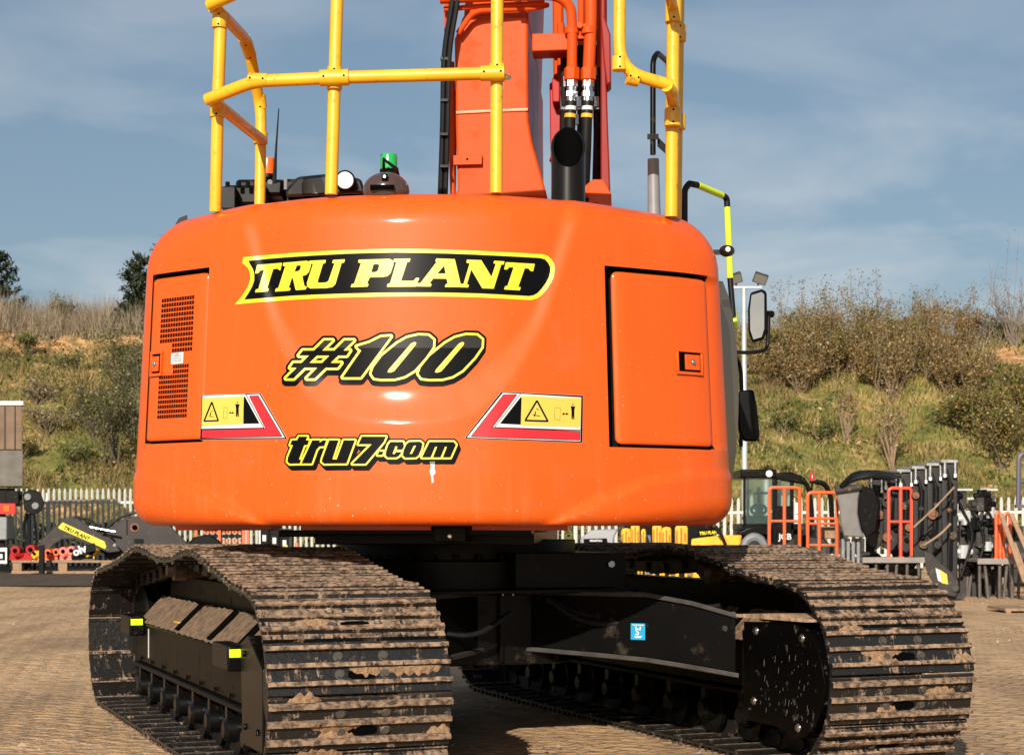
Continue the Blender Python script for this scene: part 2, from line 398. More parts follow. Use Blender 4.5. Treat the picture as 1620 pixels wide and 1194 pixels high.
# name plate
d = Decal(368, 882, 388, 488, 0.8); C1 = (360, 370)
plate = [(75, 112), (190, 101), (300, 92), (430, 84), (560, 78), (680, 74), (800, 72), (930, 73), (1050, 76), (1180, 81), (1300, 87), (1400, 92), (1490, 97), (1515, 103), (1535, 120), (1548, 142), (1552, 168), (1547, 205), (1535, 230), (1515, 262), (1490, 290), (1470, 305), (1440, 314), (1300, 306), (1200, 301), (1100, 298), (970, 296), (850, 296), (720, 297), (600, 300), (500, 303), (400, 307), (300, 313), (200, 320), (110, 327), (36, 334), (62, 306), (86, 272), (102, 240), (110, 212), (108, 185), (98, 162), (82, 146), (72, 140)]
inner = [(100, 128), (200, 118), (300, 110), (430, 102), (560, 95), (680, 91), (800, 89), (930, 91), (1050, 94), (1180, 99), (1300, 105), (1400, 110), (1482, 115), (1505, 121), (1521, 138), (1531, 158), (1531, 178), (1524, 206), (1510, 233), (1490, 260), (1470, 281), (1452, 291), (1430, 295), (1300, 288), (1200, 283), (1100, 280), (970, 278), (850, 278), (720, 279), (600, 282), (500, 285), (400, 289), (300, 294), (200, 302), (80, 312), (100, 282), (118, 250), (128, 220), (128, 190), (121, 166), (108, 144)]
C2 = (360, 380); S2 = 3.057
letters = [
 [(146, 121), (264, 111), (256, 146), (243, 137), (222, 139), (192, 234), (200, 235), (196, 247), (136, 252), (140, 239), (152, 237), (180, 143), (160, 146), (148, 160), (136, 160)],
 ([(272, 111), (384, 101), (401, 107), (404, 122), (394, 154), (381, 167), (362, 173), (372, 222), (384, 226), (378, 238), (332, 241), (318, 182), (312, 182), (296, 231), (306, 233), (302, 243), (232, 248), (236, 235), (248, 232), (282, 126), (270, 124)], [[(336, 122), (352, 121), (358, 126), (352, 146), (340, 152), (324, 153)]]),
 [(398, 101), (476, 97), (473, 111), (462, 113), (436, 200), (440, 208), (478, 206), (490, 198), (520, 112), (508, 110), (512, 97), (568, 94), (564, 108), (552, 110), (522, 212), (508, 226), (480, 231), (402, 233), (388, 224), (386, 208), (416, 115), (402, 113)],
 ([(636, 96), (784, 92), (800, 100), (802, 118), (788, 160), (772, 174), (748, 178), (688, 179), (674, 210), (682, 212), (678, 224), (598, 227), (602, 214), (614, 211), (648, 110), (634, 108)], [[(706, 116), (728, 115), (736, 121), (728, 150), (716, 156), (694, 157)]]),
 [(806, 92), (884, 90), (880, 104), (868, 106), (838, 198), (900, 198), (912, 184), (926, 184), (912, 224), (772, 225), (776, 212), (788, 209), (818, 107), (804, 105)],
 ([(1010, 90), (1098, 93), (1126, 212), (1138, 214), (1134, 226), (1052, 226), (1056, 214), (1066, 212), (1060, 186), (994, 185), (976, 210), (986, 213), (982, 224), (916, 223), (922, 210), (934, 208), (1014, 104), (1006, 103)], [[(1048, 122), (1056, 163), (1012, 163)]]),
 [(1158, 96), (1226, 98), (1276, 180), (1298, 114), (1286, 112), (1290, 101), (1338, 104), (1334, 117), (1322, 118), (1286, 234), (1232, 232), (1178, 140), (1156, 214), (1166, 217), (1162, 228), (1128, 227), (1132, 214), (1142, 212), (1172, 112), (1156, 109)],
 [(1346, 108), (1484, 116), (1476, 150), (1464, 148), (1456, 137), (1436, 135), (1404, 226), (1416, 229), (1412, 242), (1338, 238), (1342, 224), (1354, 222), (1384, 131), (1362, 130), (1350, 142), (1338, 141)]]
d.layer(d.sd([plate], 3, C1) - .3, .0012, 1); d.layer(d.sd([inner], 3, C1), .0022, 0); d.layer(d.sd(letters, S2, C2) - .35, .0032, 1)
done(d, 'name_decal')
# fleet number and web address
C3 = (440, 510); S3 = 4.5
num = [[(330, 128), (388, 128), (112, 398), (58, 398)], [(474, 128), (540, 128), (262, 398), (206, 398)],
       [(178, 200), (512, 200), (488, 236), (150, 236)], [(112, 288), (450, 288), (424, 322), (88, 322)],
       [(562, 172), (650, 146), (735, 104), (802, 100), (588, 390), (462, 390), (594, 200), (580, 192)],
       [(850, 150), (920, 110), (1000, 92), (1070, 95), (1105, 125), (1102, 175), (1050, 250), (970, 340), (900, 382), (830, 400), (740, 402), (685, 395), (665, 365), (680, 320), (740, 240)],
       [(1190, 150), (1260, 110), (1340, 90), (1415, 93), (1450, 122), (1447, 175), (1395, 250), (1310, 340), (1240, 382), (1170, 400), (1080, 402), (1022, 395), (1000, 365), (1015, 320), (1080, 240)]]
slots = [[(948, 152), (968, 142), (982, 144), (980, 158), (826, 346), (800, 356), (782, 354), (790, 336)], [(1288, 152), (1308, 142), (1322, 144), (1320, 158), (1162, 346), (1136, 356), (1118, 354), (1126, 336)]]
d = Decal(440, 782, 515, 618, 0.7)
f = d.sd(num, S3, C3); fs = d.sd(num, S3, (C3[0], C3[1] + 5.5))
d.layer(np.minimum(f - 7.6, fs - 7.0), .0012, 0); d.layer(f - 3.8, .0022, 1); d.layer(f, .0032, 0)
d.layer(np.maximum(f + .4, d.Y - (510 + 182 / 4.5)), .0040, 2)
d.layer(d.sd(slots, S3, C3) - .4, .0048, 1)
done(d, 'number_decal')
web = [[(150, 812), (210, 812), (200, 838), (222, 838), (212, 872), (188, 872), (150, 975), (165, 975), (158, 1003), (85, 1005), (68, 990), (72, 960), (108, 872), (88, 872), (100, 838), (136, 838)],
       [(245, 838), (300, 838), (295, 855), (320, 838), (345, 838), (330, 880), (295, 882), (275, 905), (240, 1003), (168, 1003)],
       [(365, 838), (432, 838), (388, 972), (418, 974), (468, 838), (548, 838), (488, 1003), (420, 1003), (330, 1005), (312, 990), (318, 965)],
       [(598, 812), (768, 812), (752, 850), (622, 1005), (530, 1005), (668, 866), (572, 866)],
       [(718, 918), (750, 918), (742, 942), (710, 942)],
       [(800, 850), (890, 850), (897, 880), (885, 905), (845, 905), (850, 882), (836, 880), (815, 935), (830, 936), (840, 922), (880, 922), (860, 950), (840, 960), (780, 960), (765, 945), (770, 915), (785, 870)],
       [(935, 850), (1010, 848), (1028, 862), (1020, 900), (1000, 945), (980, 960), (905, 962), (888, 945), (895, 905), (915, 865)],
       [(1078, 850), (1250, 850), (1266, 870), (1226, 960), (1172, 960), (1202, 884), (1188, 884), (1156, 960), (1102, 960), (1132, 884), (1118, 884), (1086, 960), (1024, 960)]]
d = Decal(446, 734, 678, 750, 0.6)
f = d.sd(web, S3, C3); fs = d.sd(web, S3, (C3[0] + 4, C3[1] + 7)); fm = d.sd(web, S3, (C3[0] + 2, C3[1] + 3.5))
d.layer(np.minimum(np.minimum(f - 5.4, fs - 4.0), fm - 4.6), .0012, 0); d.layer(f - 2.9, .0022, 1); d.layer(f, .0032, 0)
d.layer(d.sd([[(966, 878), (982, 876), (954, 934), (938, 936)]], S3, C3), .0040, 1)
done(d, 'web_decal')
# warning panels
def line(a, b, w_):
    ax, ay = a; bx, by = b; L_ = math.hypot(bx - ax, by - ay); nx, ny = -(by - ay) / L_ * w_ / 2, (bx - ax) / L_ * w_ / 2
    return [(ax + nx, ay + ny), (bx + nx, by + ny), (bx - nx, by - ny), (ax - nx, ay - ny)]
def warning(box, o, S, fr, frame_in, chrome, red, black, yel, tri, icon):
    d = Decal(*box, 0.5)
    d.layer(d.sd([fr], S, o) - .25, .0010, 4); d.layer(d.sd([fr], S, o), .0017, 0); d.layer(d.sd([frame_in], S, o), .0024, 4)
    d.layer(d.sd([red], S, o) - 1.0, .0031, 0); d.layer(d.sd([red], S, o), .0038, 3)
    d.layer(d.sd([chrome], S, o) - .9, .0045, 0); d.layer(d.sd([chrome], S, o), .0052, 4)
    d.layer(d.sd([black], S, o), .0059, 0); d.layer(d.sd([yel], S, o), .0066, 5)
    d.layer(d.sd(tri, S, o), .0073, 0); d.layer(d.sd(icon, S, o), .0073, 0)
    return done(d, 'warning_decal')
def person_icon(cx, cy, k):
    return [[(cx - 1.2 * k, cy - 12 * k), (cx, cy - 13.3 * k), (cx + 1.2 * k, cy - 12 * k), (cx, cy - 10.7 * k)],
            [(cx - 3.2 * k, cy - 9.5 * k), (cx + 3.2 * k, cy - 9.5 * k), (cx + 2 * k, cy - 4 * k), (cx + 2 * k, cy + 9 * k), (cx + .4 * k, cy + 9 * k), (cx, cy), (cx - .4 * k, cy + 9 * k), (cx - 2 * k, cy + 9 * k), (cx - 2 * k, cy - 4 * k)]]
def arrow_icon(x0, x1, y, k):
    return [line((x0, y), (x1, y), k * .7), [(x0 - 2 * k, y), (x0 + k, y - 1.6 * k), (x0 + k, y + 1.6 * k)], [(x1 + 2 * k, y), (x1 - k, y - 1.6 * k), (x1 - k, y + 1.6 * k)]]
oL = (310, 610); SL = 10.125
iconL = person_icon(680, 400, 11) + arrow_icon(565, 605, 435, 12) + [line((255, 430), (240, 500), 14), line((235, 490), (300, 500), 10), line((260, 420), (285, 400), 10)] + [line((465, 350), (455, 530), 5), line((465, 350), (520, 345), 5), line((520, 345), (512, 525), 5), line((455, 530), (512, 525), 5)]
warning((313, 456, 618, 700), oL, SL, [(95, 150), (1030, 118), (1462, 850), (72, 862)], [(120, 172), (1020, 134), (1430, 832), (98, 842)],
        [(120, 160), (800, 134), (1090, 672), (100, 690)], [(870, 172), (1000, 168), (1375, 808), (105, 830), (108, 712), (1130, 690)],
        [(780, 178), (800, 180), (1030, 606), (772, 612)], [(120, 200), (782, 172), (768, 612), (106, 644)],
        [line((272, 262), (150, 565), 24), line((272, 262), (375, 560), 24), line((145, 568), (380, 560), 24)], iconL)
oR = (730, 610); SR = 8.1
iconR = person_icon(1420, 350, 9) + arrow_icon(1300, 1345, 362, 11) + [line((945, 330), (930, 400), 12), line((905, 372), (1000, 392), 9), line((950, 300), (990, 310), 9)] + [line((1190, 280), (1185, 435), 4), line((1190, 280), (1260, 288), 4), line((1260, 288), (1255, 440), 4), line((1185, 435), (1255, 440), 4)]
warning((732, 926, 616, 704), oR, SR, [(510, 78), (1555, 128), (1545, 728), (42, 672)], [(528, 92), (1535, 142), (1522, 712), (70, 662)],
        [(760, 104), (1530, 150), (1520, 566), (430, 530)], [(540, 122), (700, 118), (385, 540), (1512, 588), (1510, 692), (130, 648)],
        [(752, 150), (772, 150), (762, 500), (490, 486)], [(768, 132), (1526, 164), (1514, 530), (756, 506)],
        [line((962, 192), (812, 445), 22), line((962, 192), (1100, 455), 22), line((806, 446), (1108, 456), 22)], iconR)
# white run below the web address: a dried splash
d = Decal(676, 692, 726, 770, 0.5)
d.layer(d.sd([[(680, 730), (688, 730), (687, 740), (689, 748), (685, 752), (686, 762), (683, 764), (682, 752), (680, 746), (682, 738)]]) - .2, .0012, 4)
done(d, 'paint_splash')

# ---- access doors
def door(dr, gl, gr, gt, gb, bev_side, name):
    t0, t1, z0, z1 = dr[0] + gl, dr[1] - gr, dr[2] + gb, dr[3] - gt
    ts = sorted(set(list(np.linspace(t0, t1, 24)) + [t0 + .004, t1 - .004, t0 + .012, t1 - .012])); zz = sorted(list(np.linspace(z0, z1, 30)) + [z0 + .006, z1 - .006, z0 + .015, z1 - .015])
    mb = MB(); P = []; rc = .03
    for t in ts:
        for z in zz:
            e = min((t - t0) * CWR, (t1 - t) * CWR, z - z0, z1 - z)
            k = .003 + .007 * (1 - min(1, e / .014)) ** 1.5
            dl = (t - t0) * CWR if bev_side < 0 else (t1 - t) * CWR
            k += .010 * max(0, 1 - dl / .045)
            # round the corners
            cz = max(0, rc - (z - z0), rc - (z1 - z)); ctt = max(0, rc - (t - t0) * CWR, rc - (t1 - t) * CWR)
            tt, zc = t, z
            if cz > 0 and ctt > 0:
                h = math.hypot(cz, ctt)
                if h > rc:
                    f_ = rc / h
                    tt = t + (ctt - ctt * f_) / CWR * (1 if (t - t0) < (t1 - t) else -1); zc = z + (cz - cz * f_) * (1 if (z - z0) < (z1 - z) else -1)
            P.append(surf(tt, zc, -k))
    m_ = len(zz); F = [(i * m_ + j, (i + 1) * m_ + j, (i + 1) * m_ + j + 1, i * m_ + j + 1) for i in range(len(ts) - 1) for j in range(m_ - 1)]
    mb.add(P, F)
    o = build(name, mb, M_OR, EXC, smooth=35)
    s_ = o.modifiers.new('sheet', 'SOLIDIFY'); s_.thickness = .006; s_.offset = -1
    return o
doorR = door(DOORR, .022, .003, .018, .010, -1, 'access_door')
doorL = door(DOORL, -.0035, .003, .018, .009, 1, 'access_door')
def tz(fr, t, z, dp): return surf(t, z, dp)
def latch(parent, t0, t1, z0, z1, hollow, depth=.0):
    mb = MB()
    def fr(a, b, c, e, h0, h1, mi):
        P = [surf(t, z, h) for t in (a, b) for z in (c, e) for h in (h0, h1)]
        mb.add(P, [(0, 1, 3, 2), (4, 6, 7, 5), (0, 4, 5, 1), (2, 3, 7, 6), (0, 2, 6, 4), (1, 5, 7, 3)], mi)
    w_ = .007
    fr(t0, t1, z0, z0 + w_ * 1.8, -.003, .010, 0); fr(t0, t1, z1 - w_ * 1.8, z1, -.003, .010, 0)
    fr(t0, t0 + w_ * .8, z0 + w_ * 1.8, z1 - w_ * 1.8, -.003, .010, 0); fr(t1 - w_ * .5, t1, z0 + w_ * 1.8, z1 - w_ * 1.8, -.003, .010, 0)
    fr(t0 + w_ * .8, t1 - w_ * .5, z0 + w_ * 1.8, z1 - w_ * 1.8, -.003, .0005, 1)
    a, b = hollow
    fr(a, b, z0 + .022, z1 - .022, -.003, .006, 0)
    tm, zm = (a + b) / 2, (z0 + z1) / 2
    c0, c1 = surf(tm, zm, .004), surf(tm, zm, .013); mb.cyl(c0, c1, .011, 16, 2)
    build('latch', mb, [M_OR, M_DARK, M_STEEL], parent, bevel=.0015)
latch(doorR, R_(41.2), R_(46.1), 1.722, 1.832, (R_(42.9), R_(45.6)))
latch(doorL, R_(-43.0), R_(-40.4), 1.725, 1.835, (R_(-42.8), R_(-41.2)))
mb = MB()
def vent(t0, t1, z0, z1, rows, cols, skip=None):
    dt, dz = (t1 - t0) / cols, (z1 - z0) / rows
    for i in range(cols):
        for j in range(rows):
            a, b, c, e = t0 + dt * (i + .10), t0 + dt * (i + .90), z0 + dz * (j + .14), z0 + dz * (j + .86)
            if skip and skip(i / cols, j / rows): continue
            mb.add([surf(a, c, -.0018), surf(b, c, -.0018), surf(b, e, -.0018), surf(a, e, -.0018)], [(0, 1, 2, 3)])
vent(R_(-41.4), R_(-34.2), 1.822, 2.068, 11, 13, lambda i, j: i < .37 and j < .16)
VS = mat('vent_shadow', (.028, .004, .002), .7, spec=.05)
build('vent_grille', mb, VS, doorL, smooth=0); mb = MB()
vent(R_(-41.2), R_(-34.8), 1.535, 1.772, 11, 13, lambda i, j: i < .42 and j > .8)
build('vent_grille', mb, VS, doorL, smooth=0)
mb = MB(); mb.add([surf(R_(a), z, .0) for a, z in ((-38.6, 1.772), (-36.0, 1.774), (-36.0, 1.822), (-38.6, 1.82))], [(0, 1, 2, 3)])
for k in range(4): mb.add([surf(R_(a), z, .001) for a, z in ((-38.2, 1.782 + k * .008), (-36.4, 1.783 + k * .008), (-36.4, 1.785 + k * .008), (-38.2, 1.784 + k * .008))], [(0, 1, 2, 3)], 1)
mb.add([surf(R_(a), z, .001) for a, z in ((-37.7, 1.812), (-36.9, 1.813), (-36.9, 1.817), (-37.7, 1.816))], [(0, 1, 2, 3)], 2)
build('paper_label', mb, [M_DW, M_GREY, M_DR], doorL, smooth=0)

# ---- upper structure behind the counterweight
mb = MB()
mb.prism([(-1.2, -.55), (1.2, -.55), (1.2, 1.0), (-1.2, 1.0)], lambda a, b, d: up(a, b, d), 1.12, 2.33)
build('engine_hood', mb, M_OR, EXC, bevel=.05)
mb = MB()
# right side cover: a glossy tapered panel beyond the counterweight corner
sec = [(1.25, 1.12)] + [(1.375 + .075 * math.sin(math.pi * k / 14) ** .6, 1.13 + 1.1 * k / 14) for k in range(15)] + [(1.25, 2.24)]
mb.prism(sec, lambda a, b, d: up(a, d, b), -.5, 1.2)
build('side_cover', mb, M_SIDE, EXC, label='dark glossy side cover reflecting the yard')
mb = MB()
for u0, u1, v0 in ((-1.10, -.66, -1.12), (-.50, .07, -1.30)): mb.box(u0, u1, v0, -.9, 1.05, 1.10, fn=up)
mb.box(.24, .66, -1.22, -.9, 1.05, 1.10, fn=up)
build('frame_edge', mb, M_OR, EXC, bevel=.004)
mb = MB(); mb.box(-.50, .50, -.95, 2.0, .985, 1.045, fn=up); mb.box(-.66, -.50, -.98, -.6, 1.02, 1.05, fn=up); mb.box(.08, .22, -1.28, -.96, 1.0, 1.066, fn=up); mb.box(-.50, .50, -1.19, -.96, 1.03, 1.095, fn=up)
mb.cyl(up(.15, -1.29, 1.025), up(.15, -1.275, 1.025), .012, 10, 1)
build('revolving_frame', mb, [M_BK, M_STEEL], EXC, bevel=.005)

# ---- guard rail
def tp(x, y, D): return px(x, y, D)
RAIL = build('guard_rail', MB().tube([tp(340.9, 335, 7.5), tp(345, 150, 7.44), tp(350, 22, 7.42)], .0265, 16), M_YE, EXC, label='left corner post of the yellow guard rail')
def rail(pts, r=.0265, name='rail_tube', bend=.05): return build(name, MB().tube(pts, r, 16, bend=bend), M_YE, RAIL)
rail([tp(328, 158, 7.32), tp(402, 129, 7.2), tp(535, 123, 7.15), tp(787, 116, 7.15)], bend=.06)
rail([tp(332, 8, 7.36), tp(400, -22, 7.2), tp(535, -34, 7.15), tp(787, -42, 7.15)], bend=.06)
rail([tp(336, 160, 7.36), tp(352, 172, 7.5), tp(415, 222, 8.25)])
rail([tp(338, 12, 7.38), tp(352, 24, 7.45), tp(392, 66, 8.05), tp(410, 160, 8.25), tp(413, 185, 8.26), tp(411, 330, 8.25)], bend=.08)
rail([tp(523.9, 308, 7.2), tp(535, -60, 7.18)], name='post')
rail([tp(785, 306, 7.2), tp(787, -60, 7.18)], name='post')
rail([tp(980, -60, 7.25), tp(980, 112, 7.25), tp(1062, 136, 7.3)], bend=.11)
rail([tp(1055, 136, 7.28), tp(1063, 146, 7.33), tp(1068, 182, 7.7)], bend=.03)
rail([tp(1061.8, 343, 7.56), tp(1066, -60, 7.5)], r=.0285, name='post')
rail([tp(1070.5, 352, 7.75), tp(1076, -60, 7.72)], r=.022, name='post')
rail([tp(1060, -10, 7.3), tp(1066, 22, 7.6)], r=.024)
def fit(pts, r=.034):
    mb = MB().tube(pts, r, 16, 0, bend=.0)
    mb.v = list(mb.v)
    a, b = Vector(pts[0]), Vector(pts[-1]); ax = (b - a).normalized()
    fw = Vector((0, -1, 0)); fw = (fw - ax * fw.dot(ax)).normalized()
    for t in (.15, .85):
        c = a.lerp(b, t); mb.cyl(c + fw * (r * .96), c + fw * (r * 1.03), .005, 8, 1)
    return build('clamp_fitting', mb, [M_YE, M_DARK], RAIL, bevel=.003)
fit([tp(506, 124, 7.15), tp(552, 122.5, 7.15)]); fit([tp(528.8, 142, 7.18), tp(530, 107, 7.18)], .032)
fit([tp(760, 116.6, 7.15), tp(798, 115.5, 7.15)], .032); fit([tp(786, 128, 7.17), tp(786.5, 102, 7.17)], .034)
fit([tp(347, 45, 7.42), tp(348.5, 22, 7.42)], .033); fit([tp(344, 186, 7.45), tp(344.5, 164, 7.45)], .033)
fit([tp(395, 126, 7.21), tp(424, 127.5, 7.19)], .0285); fit([tp(386, 60, 7.98), tp(396, 88, 8.1)], .03); fit([tp(412, 228, 8.25), tp(412.5, 210, 8.25)], .034)
fit([tp(410, 150, 8.24), tp(413, 172, 8.26)], .03)
fit([tp(980, 90, 7.25), tp(980, 112, 7.25)], .032); fit([tp(992, 122, 7.26), tp(1010, 126, 7.27)], .032)
fit([tp(1064, 200, 7.5), tp(1064.3, 172, 7.5)], .036); fit([tp(1065, 36, 7.5), tp(1065.3, 2, 7.5)], .036)
fit([tp(1074, 205, 7.7), tp(1074.3, 182, 7.7)], .03); fit([tp(1075, 66, 7.7), tp(1075.3, 40, 7.7)], .03)
mb = MB().cyl(tp(797, 121, 7.15), tp(806, 123, 7.12), .011, 10); mb.cyl(tp(800, 122, 7.14), tp(801, 122.2, 7.14), .016, 6)
build('clamp_bolt', mb, M_STEEL, RAIL)

# ---- boom and its pipework
BV = -.15
def bm(x, y, dv=0.0):
    """a point on the boom's rear plane (v = BV) under a sight line, pushed dv metres along the machine"""
    D = 8.58
    for _ in range(4):
        X = (x - 810) / FPX * D; D = OY + (BV * 1.0) / cu_ - (X - OX) * su_ / cu_
    p = px(x, y, D); return p + Vector((su_, cu_, 0)) * dv
BOOM_POLY = [(716, 312), (866, 312), (858, 282), (842, 225), (836, 190), (835, 100), (835, 26), (832, -120), (740, -120), (733, 24), (719, 62), (721, 200), (724, 300)]
mb = MB()
mb.prism([(716, 312), (866, 312), (858, 282), (842, 225), (836, 190), (835, 100), (835, 26), (733, 24), (719, 62), (721, 200), (724, 300)], lambda a, b, d: bm(a, b, d), 0, 1.7)
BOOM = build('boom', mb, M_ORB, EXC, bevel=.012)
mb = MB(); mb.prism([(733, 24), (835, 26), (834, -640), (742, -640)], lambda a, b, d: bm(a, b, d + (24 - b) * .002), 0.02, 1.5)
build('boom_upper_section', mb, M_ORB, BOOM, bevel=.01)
mb = MB().tube([bm(722, 179, -.004), bm(780, 176, -.004), bm(835, 174, -.004)], .008, 8)
build('weld_seam', mb, mat('weld', (.86, .40, .25), .35, coat=.3, bump=.3, bscale=50), BOOM)
mb = MB().prism([(718, 248), (763, 246), (763, 262), (718, 263)], bm, -.03, 0)
mb.cyl(bm(740, 254, -.034), bm(740, 254, -.03), .006, 8, 1)
build('mounting_tab', mb, [M_ORB, M_DARK], BOOM, bevel=.003)
mb = MB()
# grey emblem plate on the shaded flank
for z0, z1 in ((150, 168), (128, 146)):
    mb.add([bm(836.6, z1, .35), bm(836.6, z1 - 6, .9), bm(836.6, z0 - 6, .9), bm(836.6, z0, .35)], [(0, 1, 2, 3)])
# pipes across the top
def pipe(pts, r, m=M_ORB, name='hydraulic_pipe', bend=.06, n=10): return build(name, MB().tube(pts, r, n, bend=bend), m, BOOM)
pipe([bm(700, 8, -.10), bm(780, 6, -.12), bm(880, 2, -.10), bm(904, 16, -.08), bm(906, 60, -.06), bm(905, 135, -.05)], .026, bend=.14, n=14)
pipe([bm(704, 21, -.06), bm(760, 17, -.07), bm(830, 14, -.07), bm(862, 10, -.05)], .013)
pipe([bm(726, 58, -.05), bm(746, 30, -.06), bm(760, 24, -.07), bm(850, 18, -.05), bm(866, 8, 0)], .014)
pipe([bm(934, -560, -.05), bm(935, 40, -.05), bm(931, 135, -.05)], .031, n=14)
pipe([bm(952, -560, .1), bm(952, 100, .1)], .026); pipe([bm(917, -560, .2), bm(918, 130, .2)], .018)
pipe([bm(884, 10, .3), bm(884, 130, .3)], .02); pipe([bm(872, -560, .5), bm(878, 60, .5), bm(880, 140, .5)], .03)
pipe([bm(707, -560, .0), bm(707, 40, .0), bm(712, 200, .02), bm(716, 312, .02)], .013)
pipe([bm(712, 90, .1), bm(716, 200, .1), bm(714, 312, .1)], .012)
for x0, x1, x2 in ((714, 703, 700), (722, 711, 708)):
    pipe([bm(x0 + 18, -560, .3), bm(x0 + 14, -60, -.12), bm(x0 + 6, 12, -.12), bm(x1 + 2, 90, -.1), bm(x1, 200, -.08), bm(x2 - 2, 312, -.05)], .013, M_RUB_GAP, 'hydraulic_hose', bend=.2)
for y in (55, 100, 165, 218, 268):
    mb = MB().box(0, 1, 0, 1, 0, 1, fn=lambda a, b, c: bm(700 + a * 12 + (6 if y < 90 else 0), y + c * 4, -.11 + b * .05)); build('hose_clip', mb, M_RUB_GAP, BOOM)
mb = MB().prism([(842, 56), (902, 54), (902, 82), (842, 84)], bm, -.03, .12); build('cross_bar', mb, M_ORB, BOOM, bevel=.006)
mb = MB()
mb.box(0, 1, 0, 1, 0, 1, fn=lambda a, b, c: bm(816 + a * 10, -4 + c * 18, -.17 + b * .12)); build('pipe_clamp', mb, M_STEEL, BOOM, bevel=.004)
for x in (905, 931):
    mb = MB()
    mb.cyl(bm(x, 48, -.052), bm(x, 60, -.052), .037, 14); build('pipe_collar', mb, M_ORB, BOOM, bevel=.004); mb = MB(); mb.cyl(bm(x, 112, -.052), bm(x, 132, -.052), .040, 6)
    build('pipe_collar', mb, M_ORB, BOOM, bevel=.004)
    mb = MB(); q = .052
    mb.cyl(bm(x, 132, -q), bm(x - .3, 142, -q), .031, 6); mb.cyl(bm(x - .3, 142, -q), bm(x - 1, 165, -q), .025, 14); mb.cyl(bm(x - 1, 150, -q), bm(x - 1.2, 158, -q), .033, 6)
    mb.cyl(bm(x - 1, 165, -q), bm(x - 1.3, 173, -q), .028, 14, 1); mb.cyl(bm(x - 1.3, 173, -q), bm(x - 1.5, 179, -q), .028, 14, 2); mb.cyl(bm(x - 1.5, 179, -q), bm(x - 2, 185, -q), .028, 14, 1); mb.cyl(bm(x - 2, 185, -q), bm(x - 2.4, 191, -q), .030, 14, 3)
    build('hose_fitting', mb, [M_STEEL, M_RUB_GAP, M_DW, M_YE], BOOM)
    pipe([bm(x - 2.4, 190, -q), bm(x - 4, 240, -.03), bm(x - 8, 316, .05)], .027, M_RUB_GAP, 'hydraulic_hose', bend=.1, n=14)
for x, xa in ((890, 884), (917, 914), (944, 940)):
    pipe([bm(x, 60, .15), bm(x + 1, 150, .12), bm(xa, 316, .2)], .017, M_RUB_GAP, 'hydraulic_hose')
    build('hose_fitting', MB().cyl(bm(x, 128, .14), bm(x + .5, 165, .13), .022, 10), M_STEEL, BOOM)
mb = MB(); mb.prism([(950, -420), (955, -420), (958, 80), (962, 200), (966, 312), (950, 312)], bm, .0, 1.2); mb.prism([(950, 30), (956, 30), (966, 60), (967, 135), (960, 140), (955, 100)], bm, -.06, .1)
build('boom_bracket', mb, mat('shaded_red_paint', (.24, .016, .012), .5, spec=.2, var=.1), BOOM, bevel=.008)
mb = MB(); mb.prism([(866, 112), (874, 106), (884, 118), (884, 312), (872, 312), (870, 240), (867, 205)], bm, .25, .45); mb.prism([(871, 110), (884, 118), (884, 150), (872, 150)], bm, .15, .26)
mb.cyl(bm(868, 236, .2), bm(874, 238, .2), .022, 10)
build('cylinder_bracket', mb, M_RED, BOOM, bevel=.006)
mb = MB(); mb.cyl(bm(875, 150, .3), bm(876, 210, .3), .024, 12, 1); mb.cyl(bm(876, 210, .3), bm(877, 240, .3), .03, 12)
mb.cyl(bm(876, 20, .4), bm(876, 42, .4), .03, 10)
build('bracket_pin', mb, [M_LGREY, M_BK], BOOM)
mb = MB().prism([(924, 302), (938, 290), (955, 290), (968, 314), (924, 312)], bm, -.1, .4); build('boom_foot_gusset', mb, M_ORB, BOOM, bevel=.006)

for x, y0, y1, dv, r_ in ((893, 30, 300, .5, .02), (899, 60, 300, .35, .016), (924, 20, 300, .3, .016), (941, 60, 312, .25, .02), (947, 10, 300, .4, .018)):
    pipe([bm(x, y0, dv), bm(x + 3, (y0 + y1) / 2, dv), bm(x + 1, y1, dv)], r_, M_RUB_GAP if x != 899 else M_ORB, 'hydraulic_hose')
for x, y in ((894, 118), (915, 150), (926, 128), (943, 150), (911, 178), (940, 100)): build('hose_fitting', MB().cyl(bm(x, y, .05), bm(x + .5, y + 16, .05), .016, 8), M_STEEL, BOOM)
mb = MB().prism([(908, 44), (929, 44), (929, 52), (908, 52)], bm, -.07, -.02); mb.cyl(bm(918, 48, -.09), bm(918, 48, -.07), .018, 6); build('pipe_bracket', mb, M_ORB, BOOM, bevel=.003)
mb = MB().prism([(906, 62), (930, 62), (930, 66), (906, 66)], bm, -.05, .0); build('pipe_bracket', mb, M_ORB, BOOM, bevel=.003)
# ---- exhaust with slanted mouth
ex = px(899, 320, 7.9); rr = 27 / FPX * 7.9
mb = MB(); N = 32; rings = []
ztop_f, ztop_b = px(0, 270, 7.9).z, px(0, 196, 7.9).z
for h in range(3):
    ring = []
    for k in range(N):
        a = 2 * math.pi * k / N; cy = math.sin(a)
        zt = ztop_f + (ztop_b - ztop_f) * (cy * .5 + .5)
        r_ = rr if h < 2 else rr * .86
        z = ex.z - .1 if h == 0 else zt
        ring.append((ex.x + r_ * math.cos(a), ex.y + r_ * cy, z))
    rings.append(ring)
rings.append([(p[0], p[1], p[2] - .16) for p in rings[2]])
P = [p for r_ in rings for p in r_]
F = [(h * N + k, h * N + (k + 1) % N, (h + 1) * N + (k + 1) % N, (h + 1) * N + k) for h in range(3) for k in range(N)]
mb.add(P, F[:2 * N]); mb.add(P, F[2 * N:], 1); mb.add(rings[3], [tuple(range(N))], 1)
